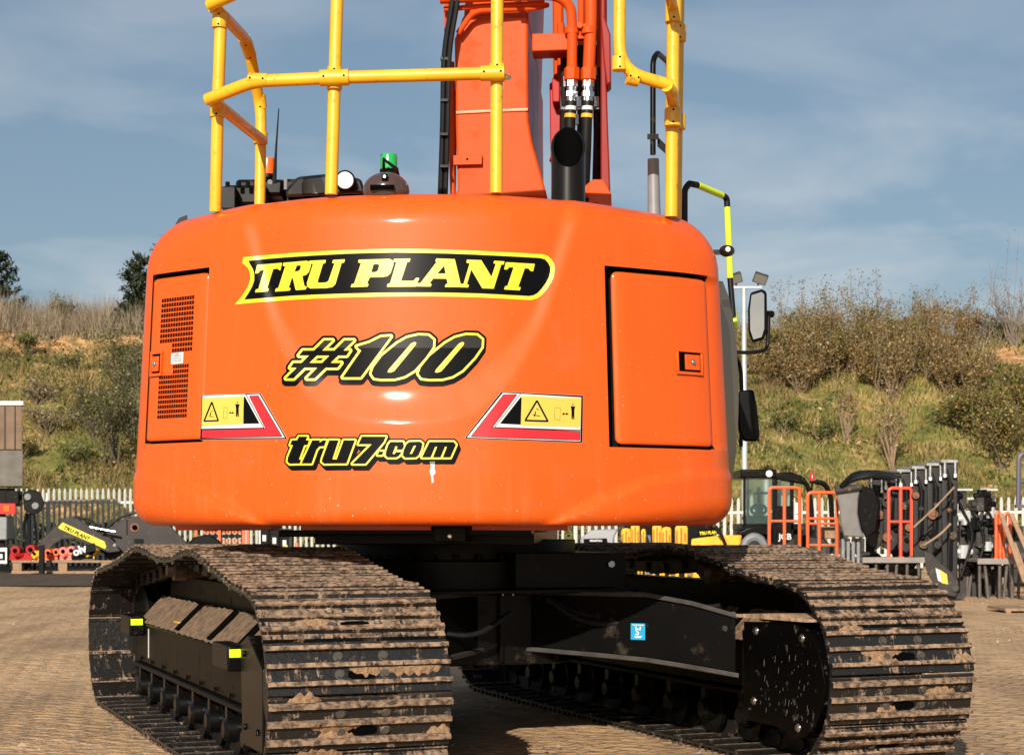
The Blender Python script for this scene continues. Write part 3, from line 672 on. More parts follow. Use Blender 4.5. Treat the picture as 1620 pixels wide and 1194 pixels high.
build('exhaust_pipe', mb, [mat('exhaust_black', (.006, .0055, .005), .32, spec=.22, var=.15), M_DARK], EXC, smooth=40)

# ---- cab roof, lamps, beacons, cameras
mb = MB()
def cb(x0, x1, y0, y1, D, dep, mi=0):
    a, b = px(x0, y1, D), px(x1, y0, D); mb.box(a.x, b.x, D, D + dep, a.z, b.z, mi)
cb(352, 422, 292, 325, 9.0, 1.5); cb(372, 450, 283, 310, 9.1, 1.4); cb(448, 530, 282, 325, 9.15, 1.3); cb(352, 640, 300, 330, 9.3, 1.5)
ROOF = build('cab_roof', mb, M_BK, EXC, bevel=.02)
mb = MB()
P = [(452, 300), (470, 280), (520, 275), (548, 277), (572, 284), (578, 306), (452, 312)]
mb.prism(P, lambda a, b, d: px(a, b, 8.9 + d), 0, .5); build('roof_fairing', mb, M_BKG, ROOF, bevel=.015)
mb = MB(); mb.cyl(px(546, 285.5, 8.88), px(546, 285.5, 8.8), .052, 24); mb.cyl(px(546, 285.5, 8.8), px(546, 285.5, 8.79), .043, 24, 1)
build('work_light', mb, [M_BK, M_LENS], ROOF, bevel=.004)
mb = MB(); cb(350, 372, 295, 330, 8.9, .2); build('roof_bracket', mb, M_BK, ROOF, bevel=.004)
for x in (360, 378, 392, 405): build('roof_bolt', MB().cyl(px(x, 296, 8.95), px(x, 288, 8.95), .012, 8), M_BK, ROOF)
mb = MB()
mb.tube([px(452, 300, 8.9), px(452, 284, 8.9), px(449, 282, 8.9)], .01, 8, 1); build('roof_pipe', mb, [M_BK, M_LGREY], ROOF)
build('roof_knob', MB().cyl(px(427, 288, 8.9), px(427, 288, 8.85), .013, 10), M_LGREY, ROOF)
build('antenna', MB().tube([px(434, 290, 9.0), px(436.5, 240, 9.0), px(441, 172, 9.0)], [.012, .006, .003], 8), M_RUB_GAP, ROOF)
def beacon(x, yb, yt, D, r, lens, name):
    mb = MB(); a, b = px(x, yb, D), px(x, yt, D); h = (b - a)
    mb.cyl(a, a + h * .18, r * 1.05, 18, 1); mb.tube([a + h * .18, a + h * .85, a + h * .97, b], [r, r, r * .93, r * .7], 18, 0)
    return build(name, mb, [lens, M_BK], EXC)
beacon(424, 282, 250, 9.1, .036, M_AMB, 'beacon'); BG = beacon(615, 274, 244, 7.6, .038, M_GRN, 'beacon')
mb = MB().tube([px(607, 276, 7.55), px(607, 252, 7.5), px(628, 268, 7.5), px(630, 280, 7.55)], .008, 8); build('beacon_guard', mb, M_BK, BG)
mb = MB(); c = px(611, 302, 7.25)
mb.ball((c.x, c.y, c.z), 37 / FPX * 7.25, 24, 0, (1, .9, .78)); mb.box(c.x - .012, c.x + .012, c.y - .098, c.y - .07, c.z + .03, c.z + .05, 1); mb.cyl((c.x, c.y - .101, c.z + .04), (c.x, c.y - .09, c.z + .04), .006, 10, 2)
mb.box(c.x - .06, c.x + .04, c.y - .1, c.y - .02, c.z - .012, c.z + .006, 1)
build('rear_camera', mb, [mat('camera_hood', (.06, .035, .03), .2, coat=.5), M_DARK, M_STEEL], EXC)
build('deck_latch', MB().prism([(277, 356), (283, 345), (296, 340), (298, 356)], lambda a, b, d: px(a, b, 7.75 + d), 0, .06), M_BK, EXC)

# ---- right-hand fittings
mb = MB(); mb.tube([px(1033, 245, 7.85), px(1033, 95, 7.85), px(1040, 84, 7.9), px(1058, 100, 8.3), px(1060, 240, 8.3)], .013, 12, bend=.06)
mb.box(0, 1, 0, 1, 0, 1, fn=lambda a, b, c: px(1024 + a * 18, 212 + c * 9, 7.83 + b * .06)); mb.prism([(1040, 216), (1062, 238), (1062, 252), (1040, 232)], lambda a, b, d: px(a, b, 7.86 + d), 0, .03)
GRAB = build('grab_rail', mb, M_BK, EXC)
build('rail_sleeve', MB().tube([px(1035, 350, 7.85), px(1033.5, 252, 7.85)], [.030, .026], 16), M_LGREY, GRAB)
mb = MB().tube([px(1083, 365, 8.0), px(1083, 300, 8.0), px(1090, 291, 8.02)], .015, 12, 0, bend=.05); mb.tube([px(1090, 290.5, 8.02), px(1104, 293, 8.06)], .015, 12, 0)
mb.tube([px(1104, 293, 8.06), px(1142, 309, 8.3)], .0155, 12, 1); mb.tube([px(1142, 309, 8.3), px(1150, 313, 8.34), px(1150.5, 328, 8.34)], .015, 12, 0, bend=.03)
mb.tube([px(1150.5, 328, 8.34), px(1155, 440, 8.34)], .0155, 12, 1); mb.tube([px(1155, 440, 8.34), px(1160, 500, 8.34)], .014, 12, 0); mb.tube([px(1160, 488, 8.36), px(1163, 520, 8.36)], .014, 12, 1)
build('access_handrail', mb, [M_RUB_GAP, M_HV], EXC)
mb = MB(); c = px(1150, 397, 7.75); mb.ball((c.x, c.y, c.z), .036, 18, 0, (1, 1, .75)); mb.cyl((c.x, c.y - .032, c.z + .002), (c.x, c.y - .038, c.z + .002), .011, 12, 1); mb.box(c.x - .06, c.x, c.y, c.y + .04, c.z - .012, c.z + .006)
build('side_camera', mb, [M_BKG, M_LENS], EXC)
def mirror(poly, D, arm, glass, thick):
    mb = MB().prism(poly, lambda a, b, d: px(a, b, D + d), 0, thick)
    o = build('mirror', mb, M_BK, EXC, bevel=.012)
    if glass: build('mirror_glass', MB().prism(glass, lambda a, b, d: px(a, b, D + d - (a - 1185) * .0005), -.006, -.003), M_MIR, o)
    if arm: build('mirror_arm', MB().tube(arm, .011, 10, bend=.05), M_BK, o)
mirror([(1187, 463), (1206, 457), (1213, 462), (1214, 520), (1208, 538), (1190, 542), (1184, 525), (1183, 490)], 9.6,
       [px(1155, 557, 9.3), px(1190, 558, 9.55), px(1214, 554, 9.66), px(1216, 500, 9.66)], [(1189, 467), (1205, 462), (1209, 466), (1209, 520), (1205, 533), (1192, 537), (1187, 522), (1186.5, 490)], .07)
build('mirror_knob', MB().cyl(px(1212, 497, 9.66), px(1222, 497, 9.68), .02, 12), M_BK, EXC)
mirror([(1169, 618), (1192, 616), (1197, 640), (1202, 688), (1199, 698), (1176, 698), (1168, 680), (1166, 640)], 9.5, [px(1160, 556, 9.4), px(1172, 580, 9.5), px(1174, 640, 9.55), px(1172, 706, 9.5)], None, .06)

# ---- undercarriage
A1, TW, GA, TR = 1.49, .713, 2.39, 6.13
TS, ZS, TI, ZI, RAD = 6.555, .418, 10.40, .413, .386
AC = (A1 + TW / 2, A1 + TW / 2 + GA)      # centre lines of the two tracks
# path of the shoes' inner plane (t, z), closed
path = []
for k in range(25):
    a = R_(90 + 180 * k / 24); path.append((TS + RAD * math.cos(a), ZS + RAD * math.sin(a)))
path += [(t, .032) for t in np.linspace(TS + .05, TI - .05, 60)]
for k in range(25):
    a = R_(-90 + 180 * k / 24); path.append((TI + (RAD - .01) * math.cos(a), ZI + (RAD - .01) * math.sin(a)))
tops = [(10.40, .790), (10.0, .822), (9.6, .868), (9.2, .925), (9.02, .937), (8.8, .926), (8.5, .90), (8.28, .893), (8.05, .903), (7.8, .93), (7.6, .938), (7.4, .915), (7.1, .868), (6.85, .83), (6.7, .812)]
def cr_spl(p, n=6):
    o = []
    for i in range(len(p) - 1):
        a, b, c, d_ = p[max(i - 1, 0)], p[i], p[i + 1], p[min(i + 2, len(p) - 1)]
        for k in range(n):
            t = k / n; o.append(tuple(.5 * (2 * b[j] + (c[j] - a[j]) * t + (2 * a[j] - 5 * b[j] + 4 * c[j] - d_[j]) * t * t + (-a[j] + 3 * b[j] - 3 * c[j] + d_[j]) * t ** 3) for j in (0, 1)))
    return o
path += cr_spl(tops)[1:]
path = np.array(path + [path[0]]); seg = np.hypot(*np.diff(path, axis=0).T); cum = np.r_[0, np.cumsum(seg)]; TOT = cum[-1]
NSH = 49; PITCH = TOT / NSH
def at_path(s):
    s = s % TOT; return np.array([np.interp(s, cum, path[:, 0]), np.interp(s, cum, path[:, 1])])
# shoe material: muddy steel
def mud_mat(name, base, mudc, amt):
    m = bpy.data.materials.new(name); m.use_nodes = True; n = m.node_tree.nodes; l = m.node_tree.links.new; p = n['Principled BSDF']
    t = n.new('ShaderNodeTexCoord'); oi = n.new('ShaderNodeObjectInfo'); ad = n.new('ShaderNodeVectorMath'); ad.operation = 'ADD'
    sc = n.new('ShaderNodeMath'); sc.operation = 'MULTIPLY'; sc.inputs[1].default_value = 37.0; cmb = n.new('ShaderNodeCombineXYZ')
    l(oi.outputs['Random'], sc.inputs[0]); l(sc.outputs[0], cmb.inputs[0]); l(sc.outputs[0], cmb.inputs[1]); l(t.outputs['Object'], ad.inputs[0]); l(cmb.outputs[0], ad.inputs[1])
    z1 = n.new('ShaderNodeTexNoise'); z1.inputs['Scale'].default_value = 9; z1.inputs['Detail'].default_value = 9; z1.inputs['Roughness'].default_value = .68
    mp_ = n.new('ShaderNodeMapping'); mp_.inputs['Scale'].default_value = (1, 1.6, 1.6); l(ad.outputs[0], mp_.inputs[0]); l(mp_.outputs[0], z1.inputs['Vector'])
    sp = n.new('ShaderNodeSeparateXYZ'); l(t.outputs['Object'], sp.inputs[0])
    zr = n.new('ShaderNodeMapRange'); zr.inputs['From Min'].default_value = .025; zr.inputs['From Max'].default_value = .031; zr.inputs['To Min'].default_value = 0; zr.inputs['To Max'].default_value = .30
    l(sp.outputs['Z'], zr.inputs['Value'])
    ge = n.new('ShaderNodeNewGeometry'); s2 = n.new('ShaderNodeSeparateXYZ'); l(ge.outputs['True Normal'], s2.inputs[0])
    nr = n.new('ShaderNodeMapRange'); nr.inputs['From Min'].default_value = .35; nr.inputs['From Max'].default_value = .9; nr.inputs['To Min'].default_value = 0; nr.inputs['To Max'].default_value = .26; l(s2.outputs['Z'], nr.inputs['Value'])
    os_ = n.new('ShaderNodeMath'); os_.operation = 'SUBTRACT'; os_.inputs[1].default_value = .002; l(sp.outputs['Z'], os_.inputs[0]); oa = n.new('ShaderNodeMath'); oa.operation = 'ABSOLUTE'; l(os_.outputs[0], oa.inputs[0]); og = n.new('ShaderNodeMath'); og.operation = 'GREATER_THAN'; og.inputs[1].default_value = .0066; l(oa.outputs[0], og.inputs[0]); om = n.new('ShaderNodeMath'); om.operation = 'MULTIPLY'; l(nr.outputs[0], om.inputs[0]); l(og.outputs[0], om.inputs[1])
    m3 = n.new('ShaderNodeMapping'); m3.inputs['Scale'].default_value = (75, 11, 11); l(ad.outputs[0], m3.inputs[0]); z3 = n.new('ShaderNodeTexNoise'); z3.inputs['Scale'].default_value = 1; z3.inputs['Detail'].default_value = 4; l(m3.outputs[0], z3.inputs['Vector']); k3 = n.new('ShaderNodeMath'); k3.operation = 'MULTIPLY_ADD'; k3.inputs[1].default_value = .55; k3.inputs[2].default_value = -.275; l(z3.outputs[0], k3.inputs[0]); k4 = n.new('ShaderNodeMath'); l(k3.outputs[0], k4.inputs[0]); l(z1.outputs[0], k4.inputs[1])
    a1 = n.new('ShaderNodeMath'); l(k4.outputs[0], a1.inputs[0]); l(zr.outputs[0], a1.inputs[1]); a2 = n.new('ShaderNodeMath'); l(a1.outputs[0], a2.inputs[0]); l(om.outputs[0], a2.inputs[1])
    mr = n.new('ShaderNodeMapRange'); mr.inputs['From Min'].default_value = .66 - amt; mr.inputs['From Max'].default_value = .74 - amt; l(a2.outputs[0], mr.inputs['Value'])
    z2 = n.new('ShaderNodeTexNoise'); z2.inputs['Scale'].default_value = 45; z2.inputs['Detail'].default_value = 6; l(ad.outputs[0], z2.inputs['Vector'])
    cr_ = n.new('ShaderNodeValToRGB'); e = cr_.color_ramp.elements; e[0].position = .36; e[0].color = (mudc[0] * .22, mudc[1] * .2, mudc[2] * .19, 1); e[1].position = .62; e[1].color = (mudc[0] * 1.15, mudc[1] * 1.15, mudc[2] * 1.2, 1); l(z2.outputs[0], cr_.inputs[0])
    mx = n.new('ShaderNodeMixRGB'); mx.inputs[1].default_value = (*base, 1); l(mr.outputs[0], mx.inputs[0]); l(cr_.outputs[0], mx.inputs[2]); l(mx.outputs[0], p.inputs['Base Color'])
    rg = n.new('ShaderNodeMapRange'); rg.inputs['To Min'].default_value = .36; rg.inputs['To Max'].default_value = .92; l(mr.outputs[0], rg.inputs['Value']); l(rg.outputs[0], p.inputs['Roughness'])
    b = n.new('ShaderNodeBump'); b.inputs['Strength'].default_value = .55; b.inputs['Distance'].default_value = .012
    ba = n.new('ShaderNodeMath'); ba.operation = 'MULTIPLY_ADD'; ba.inputs[1].default_value = .5; l(z2.outputs[0], ba.inputs[0]); l(mr.outputs[0], ba.inputs[2]); l(ba.outputs[0], b.inputs['Height']); l(b.outputs[0], p.inputs['Normal'])
    return m
M_SHOE = mud_mat('muddy_shoe_steel', (.011, .0095, .008), (.25, .163, .10), .085)
def shoe_mesh(seed, fn):
    """local: x across, y along travel, z outward"""
    rg = random.Random(seed); mb = MB(); hw = TW / 2; hp = PITCH / 2
    mb.box(-hw, hw, -hp - .004, hp - .010, 0, .012)
    mb.box(-hw, hw, -hp - .004, -hp + .014, -.010, -.0005); mb.box(-hw, hw, hp - .026, hp - .011, -.007, -.0005)
    gy = (-.070, .0, .068); NX = 34
    for gi, g in enumerate(gy):
        hts = .036 if gi != 1 else .033
        prof = [(-.012, .010), (-.0085, hts), (.0085, hts), (.012, .010)]
        P = []; Fg = []
        for i in range(NX + 1):
            x = -hw + 2 * hw * i / NX; j1 = rg.uniform(-.0011, .0011); j2 = rg.uniform(-.0014, .0008)
            for a, b in prof: P.append((x, g + a + j1 * (b > .02), b + (j2 if b > .02 else 0)))
        for i in range(NX):
            for k in range(3): Fg.append((i * 4 + k, i * 4 + k + 1, (i + 1) * 4 + k + 1, (i + 1) * 4 + k))
        Fg += [(0, 1, 2, 3), (NX * 4 + 3, NX * 4 + 2, NX * 4 + 1, NX * 4)]
        mb.add(P, [f_[::-1] for f_ in Fg])
    for sx in (-.088, .088):
        for y in (-.035, .034):
            mb.cyl((sx + .01, y, .010), (sx + .01, y, .024), .015, 6, 1); mb.cyl((sx + .01, y, .010), (sx + .01, y, .014), .021, 12, 1)
    for y in (-.036,):
        el = [(.01 + .056 * math.copysign(min(1, abs(math.cos(a)) * 1.25), math.cos(a)), y + .019 * math.sin(a)) for a in [2 * math.pi * k / 20 for k in range(20)]]
        mb.prism(el, lambda a, b, d_: (a, b, d_), .0121, .0135, 2)
    for _ in range(rg.choice((1, 2, 3, 4))):   # caked soil in the corners between the grousers
        x0 = rg.uniform(-hw, hw * .8); n_ = rg.randint(9, 26); yb, sg_ = rg.choice(((-.058, 1), (.012, 1), (-.012, -1), (.056, -1), (.082, 1))); P = []
        for k in range(n_ + 1):
            x = min(hw, x0 + k * .0085); bell = math.sin(math.pi * min(1, max(0, k / n_))) ** .6; hgt = (.009 + .006 * rg.random()) * bell + .0005; wdt = (.024 + .012 * rg.random() + .008 * math.sin(k * 1.3 + x0 * 40)) * bell + .002
            P += [(x, yb - sg_ * .004, .009), (x, yb, .011 + hgt), (x, yb + sg_ * wdt * .5, .012 + hgt * .55), (x, yb + sg_ * wdt, .0115)]
        F_ = [(k * 4 + q, k * 4 + q + 1, k * 4 + q + 5, k * 4 + q + 4) for k in range(n_) for q in range(3)]
        mb.add(P, F_ if sg_ < 0 else [f_[::-1] for f_ in F_], 3)
    me = bpy.data.meshes.new('track_shoe')
    me.from_pydata(mb.v, [], mb.f)
    for m in (M_SHOE, M_SHOEB, M_DARK, M_CLOD): me.materials.append(m)
    me.polygons.foreach_set('material_index', np.array(mb.m, dtype=np.int32))
    me.polygons.foreach_set('use_smooth', np.ones(len(mb.f), dtype=bool)); me.set_sharp_from_angle(angle=R_(40)); me.update()
    return me
M_SHOEB = mud_mat('muddy_bolt', (.06, .05, .04), (.30, .20, .12), .06)
M_CLOD = mat('mud_clod', (.23, .135, .07), .95, var=.45, vscale=40, bump=.6, bscale=70)
SHOES = [shoe_mesh(s, None) for s in (3, 8, 21, 34, 55, 62, 71, 88, 93)]
def plate(mb, poly, a0, a1, mi=0): mb.prism(poly, lambda t, z, a: tk(a, t, z), a0, a1, mi)
rs_ = random.Random(5)
for ti, ac in enumerate(AC):
    # the chain is the track part; its shoes hang on it
    mb = MB()
    for k in range(NSH):
        p0, p1 = at_path(k * PITCH), at_path((k + 1.06) * PITCH); dd = (p1 - p0); L_ = np.hypot(*dd); dd /= L_; nn = np.array([-dd[1], dd[0]])
        cen = np.array([8.5, .48])
        if np.dot(nn, cen - p0) < 0: nn = -nn
        for s0 in (-.105, .07):
            q = [p0 + nn * .002, p1 + nn * .002, p1 + nn * .075 - dd * .02, p0 + nn * .085 + dd * .03]
            mb.prism([tuple(x) for x in q], lambda a, b, d_, ac=ac: tk(ac + d_, a, b), s0, s0 + .036)
        pc = p0 + nn * .045; mb.cyl(tk(ac - .12, *pc), tk(ac + .12, *pc), .026, 10, 0)
    TRK = build('crawler_track', mb, mat('chain_steel', (.012, .010, .009), .45, spec=.3, var=.25, vscale=10, dirt=((.13, .09, .055), .2, 14)), EXC)
    root = Vector((OX, OY, 0))
    for k in range(NSH):
        s_ = (k + .3) * PITCH; p = at_path(s_); q0, q1 = at_path(s_ - PITCH * .42), at_path(s_ + PITCH * .42)
        tdir = (q1 - q0); tdir /= np.hypot(*tdir); mid = (q0 + q1) / 2 * .5 + p * .5
        out_ = np.array([tdir[1], -tdir[0]])
        if np.dot(out_, mid - np.array([8.5, .48])) < 0: out_ = -out_
        Xv = (tk(1, 0, 0) - tk(0, 0, 0)); Zv = tk(0, out_[0], out_[1]); Yv = Zv.cross(Xv)
        tilt = rs_.uniform(-.02, .02)
        M = Matrix.Identity(4)
        for r_i in range(3): M[r_i][0], M[r_i][1], M[r_i][2] = Xv[r_i], Yv[r_i], Zv[r_i]
        M.translation = tk(ac, *mid) - root
        o = bpy.data.objects.new('track_shoe', SHOES[rs_.randrange(9)]); link(o); o.parent = TRK; o.matrix_local = M @ Matrix.Rotation(tilt, 4, 'X')
    # frame: box with sloping shoulders
    mb = MB()
    w0, w1 = ac - .195, ac + .195
    sec = [(w0, .30), (w0, .52), (ac - .05, .66), (ac + .05, .66), (w1, .52), (w1, .30)]
    mb.prism(sec, lambda a, z, t: tk(a, t, z), 7.02, 9.95)
    mb.box(w0 - .03, w1 + .03, 7.06, 9.95, .275, .300, fn=tk)
    sec2 = [(ac - .17, .32), (ac - .17, .56), (ac + .17, .56), (ac + .17, .32)]
    mb.prism(sec2, lambda a, z, t: tk(a, t, z), 9.95, 10.3)
    mb.box(ac + .0, ac + .15, 7.05, 10.0, .60, .79, fn=tk)
    TF = build('track_frame', mb, mat('brown_black_frame', (.0050, .0036, .0026), .42, var=.35, vscale=7, spec=.07, dirt=((.026, .017, .010), .13, 10)), EXC, bevel=.008)
    mb = MB()
    for s0 in (-1, 1):
        a0, a1_ = ac + s0 * .198, ac + s0 * .05
        P = []; nt_ = 60; na = 5
        for i in range(nt_):
            for j in range(na):
                t = 7.03 + i * 2.9 / (nt_ - 1); f_ = j / (na - 1)
                P.append(tk(a0 + (a1_ - a0) * f_, t, .524 + .14 * f_ + .004 + .006 * math.sin(i * 2.1 + j) * rs_.random()))
        mb.add(P, [((i) * na + j, (i + 1) * na + j, (i + 1) * na + j + 1, i * na + j + 1) for i in range(nt_ - 1) for j in range(na - 1)])
    for t in (7.35, 7.95, 8.75):
        mb.prism([(ac - .19, .537), (ac - .06, .665), (ac - .06, .672), (ac - .19, .545)], lambda a, z, d_, t=t: tk(a, t + d_, z), 0, .1, 1)
    build('dust_layer', mb, [mat('settled_dust', (.17, .105, .058), .95, var=.4, vscale=22, dirt=((.05, .035, .025), .3, 26), bump=.4, bscale=40), M_DARK], TF)
    # steps with reflectors on the outer face
    for t in (7.18, 9.72):
        sg, wo = (-1, w0) if ti == 0 else (1, w1)
        mb = MB().box(wo + sg * .085, wo, t, t + .32, .455, .565, fn=tk); build('step_bracket', mb, M_BK, TF, bevel=.008)
        mb = MB().box(wo + sg * .078, wo + sg * .012, t - .004, t - .0005, .515, .55, fn=tk); build('reflector_strip', mb, M_HV, TF)
    mb = MB().box(w0 + .03, w0 + .09, 8.9, 9.02, .566, .574, fn=tk); build('amber_reflector', mb, M_YE, TF)
    mb = MB().box(w0 - .003, w0 - .0005, 9.58, 9.60, .34, .5, fn=tk); build('paint_mark', mb, M_DW, TF)
    # end plate by the final drive
    mb = MB(); plate(mb, [(6.72, .16), (7.08, .16), (7.12, .58), (6.98, .62), (6.72, .50)], ac - .24, ac - .17); 
    for t, z in ((6.80, .24), (7.02, .24), (7.04, .54)): mb.cyl(tk(ac - .25, t, z), tk(ac - .238, t, z), .016, 6)
    build('motor_guard', mb, M_BK2, EXC, bevel=.006)
    # rollers, carrier rollers, sprocket, idler
    for t in np.linspace(7.2, 9.85, 8):
        mb = MB()
        for s0 in (-1, 1):
            mb.tube([tk(ac + s0 * a_, t, .165) for a_ in (.02, .06, .065, .125, .13, .155, .16)], [.08, .08, .095, .092, .118, .118, .06], 20)
            mb.tube([tk(ac + s0 * a_, t, .165) for a_ in (.155, .20, .215)], [.062, .055, .035], 14)
            mb.box(ac + s0 * .155, ac + s0 * .20, t - .022, t + .022, .20, .29, fn=tk)
            for q_ in (-.035, .035): mb.cyl(tk(ac + s0 * .18, t + q_, .19), tk(ac + s0 * .18, t + q_, .165), .012, 6)
        build('track_roller', mb, M_BK2, EXC)
    for t in (7.6, 9.02):
        mb = MB(); mb.tube([tk(ac + a_, t, .845) for a_ in (-.20, -.17, -.165, -.10, -.095, .12)], [.035, .045, .062, .06, .05, .05], 18); mb.box(ac + .02, ac + .1, t - .05, t + .05, .64, .84, fn=tk)
        build('carrier_roller', mb, mat('roller_steel', (.07, .055, .045), .4, metal=.4, dirt=((.2, .13, .08), .25, 20)), EXC)
    mb = MB(); te = []
    for k in range(84):
        a = 2 * math.pi * k / 84; te.append((TS + (RAD - (.035 if k % 4 < 2 else .10)) * math.cos(a), ZS + (RAD - (.035 if k % 4 < 2 else .10)) * math.sin(a)))
    plate(mb, te, ac - .035, ac + .035); mb.cyl(tk(ac - .2, TS, ZS), tk(ac + .2, TS, ZS), .22, 32); mb.cyl(tk(ac - .24, TS, ZS), tk(ac - .2, TS, ZS), .16, 32)
    for k in range(14):
        a = 2 * math.pi * k / 14; mb.cyl(tk(ac - .215, TS + .19 * math.cos(a), ZS + .19 * math.sin(a)), tk(ac - .2, TS + .19 * math.cos(a), ZS + .19 * math.sin(a)), .013, 6)
    build('sprocket', mb, M_BK2, EXC)
    mb = MB(); mb.tube([tk(ac + a_, TI, ZI) for a_ in (-.10, -.095, -.045, -.04, .04, .045, .095, .10)], [.28, RAD - .09, RAD - .085, RAD - .05, RAD - .05, RAD - .085, RAD - .09, .28], 40); mb.cyl(tk(ac - .16, TI, ZI), tk(ac + .16, TI, ZI), .1, 20)
    build('idler_wheel', mb, M_BK2, EXC)
# inner final drive case of the right track
ai = A1 + GA
mb = MB()
prof = [(6.87, .25), (6.87, .635), (6.43, .655), (6.34, .63), (6.27, .58), (6.215, .50), (6.19, .42), (6.20, .33), (6.25, .24), (6.33, .18), (6.41, .155), (6.46, .165)]
plate(mb, prof, ai - .012, ai + .012); plate(mb, [(TS + (t - TS) * .97, .42 + (z - .42) * .97) for t, z in prof], ai + .012, ai + .20)
for t, z in ((6.76, .60), (6.37, .59), (6.78, .285), (6.40, .205)): mb.cyl(tk(ai - .022, t, z), tk(ai - .012, t, z), .014, 6, 1); mb.cyl(tk(ai - .014, t, z), tk(ai - .012, t, z), .02, 12, 1)
FD = build('final_drive_cover', mb, [mat('cover_black', (.0018, .0016, .0015), .35, var=.2, spec=.08, dirt=((.12, .10, .08), .02, 22)), M_STEEL], EXC, bevel=.006)
mb = MB(); g_ = random.Random(4)
for _ in range(46):
    t = g_.uniform(6.3, 6.72); z = g_.uniform(.22, .5); l_ = g_.uniform(.005, .03); mb.add([tk(ai - .0128, t, z), tk(ai - .0128, t + .0022, z), tk(ai - .0128, t + .0022 - l_ * .2, z + l_), tk(ai - .0128, t - l_ * .2, z + l_)], [(0, 1, 2, 3)])
build('mud_scratches', mb, M_LGREY, FD, smooth=0)
mb = MB(); mb.prism([(6.90, .655), (6.30, .662), (6.30, .672), (6.5, .688), (6.92, .668)], lambda t, z, a: tk(a, t, z), ai - .03, ai + .24)
build('mud_ledge', mb, mat('caked_mud', (.36, .235, .14), .95, var=.3, vscale=15, dirt=((.06, .04, .03), .22, 12), bump=.6, bscale=35), FD)
# carbody
CA, CT = A1 + TW / 2 + GA / 2, 8.43
mb = MB()
mb.cyl(tk(CA, CT, .76), tk(CA, CT, .90), .70, 48); mb.cyl(tk(CA, CT, .90), tk(CA, CT, 1.0), .62, 48)
for k in range(36):
    a = 2 * math.pi * k / 36; mb.cyl(tk(CA + .66 * math.cos(a), CT + .66 * math.sin(a), .90), tk(CA + .66 * math.cos(a), CT + .66 * math.sin(a), .93), .016, 6)
SLEW = build('slew_ring', mb, M_BK, EXC, bevel=.004)
mb = MB(); mb.prism([(CA - .62, 7.72), (CA + .28, 7.72), (CA + .62, 8.1), (CA + .62, 8.9), (CA + .2, 9.2), (CA - .62, 9.2)], lambda a, t, z: tk(a, t, z), .40, .745)
mb.prism([(CA - .68, 7.66), (CA + .31, 7.66), (CA + .66, 8.08), (CA + .66, 8.9), (CA - .68, 9.25)], lambda a, t, z: tk(a, t, z), .745, .765)
CB = build('carbody', mb, M_BK2, EXC, bevel=.006)
def leg(a0, t0, a1_, t1, zz0, zz1):
    """a tapering cross beam from the carbody to a track frame: (z bottom, z top) at five stations"""
    mb = MB(); n_ = len(zz0); P = []
    dv = Vector((t1 - t0, -(a1_ - a0), 0)).normalized()
    for i in range(n_):
        f_ = i / (n_ - 1); a, t = a0 + (a1_ - a0) * f_, t0 + (t1 - t0) * f_
        for dd in (0, .42): P += [tk(a, t + dd, zz0[i]), tk(a, t + dd, zz1[i])]
    F = []
    for i in range(n_ - 1):
        o = i * 4; F += [(o, o + 4, o + 5, o + 1), (o + 2, o + 3, o + 7, o + 6), (o + 1, o + 5, o + 7, o + 3), (o, o + 2, o + 6, o + 4)]
    F += [(0, 1, 3, 2), ((n_ - 1) * 4, (n_ - 1) * 4 + 2, (n_ - 1) * 4 + 3, (n_ - 1) * 4 + 1)]
    mb.add(P, F)
    fl = MB()
    for zz, s0 in ((zz1, 0.001), (zz0, -.023)):
        P = []
        for i in range(n_):
            f_ = i / (n_ - 1); a, t = a0 + (a1_ - a0) * f_, t0 + (t1 - t0) * f_
            for dd in (-.03, .45): P += [tk(a, t + dd, zz[i] + s0), tk(a, t + dd, zz[i] + s0 + .022)]
        fl.add(P, F)
    o = build('cross_beam', mb, M_BK2, EXC, bevel=.004)
    build('beam_flange', fl, mat('worn_edge_highlight', (.05, .045, .04), .3, spec=.5, var=.3, vscale=14), o, bevel=.003); return o  # lighter worn black that also paints in the bright edge highlights
lr = leg(3.12, 7.78, ai - .02, 6.93, [.488, .478, .468, .455, .43, .40], [.735, .735, .735, .735, .70, .645])
leg(2.96, 7.78, AC[0] + .20, 6.93, [.488, .478, .468, .455, .43, .40], [.735, .735, .735, .735, .70, .645])
leg(3.12, 9.1, ai, 9.9, [.488, .478, .468, .455, .43, .40], [.735, .735, .735, .735, .70, .645])
leg(2.96, 9.1, AC[0] + .2, 9.9, [.488, .478, .468, .455, .43, .40], [.735, .735, .735, .735, .70, .645])
# blue label on the right rear beam
def beam_pt(f_, z, off=.004):
    a, t = 3.12 + (ai - .02 - 3.12) * f_, 7.78 + (6.93 - 7.78) * f_
    return tk(a, t - off, z)
mb = MB(); fa, fb, za, zb_ = .535, .60, .535, .612
mb.add([beam_pt(fa, za), beam_pt(fb, za), beam_pt(fb, zb_), beam_pt(fa, zb_)], [(0, 1, 2, 3)])
def bp(a, b, o): return beam_pt(fa + (fb - fa) * a, za + (zb_ - za) * b, o)
for q_ in ([(.3, .12), (.7, .12), (.78, .24), (.22, .24)], [(.3, .82), (.38, .82), (.42, .6), (.32, .58)], [(.62, .82), (.7, .82), (.68, .58), (.58, .6)], [(.1, .88), (.9, .88), (.9, .93), (.1, .93)]): mb.add([bp(a, b, .0055) for a, b in q_], [(0, 1, 2, 3)], 1)
text_mesh(mb, 'S', 1.0, lambda a, b: bp(.3 + a * .62, .3 + b * .55, .0055), 1, bold=.02)
build('blue_label', mb, [mat('label_blue', (.02, .30, .52), .35), M_DW], lr, smooth=0)
mb = MB(); s_ = bp(3.6, .9, .01)
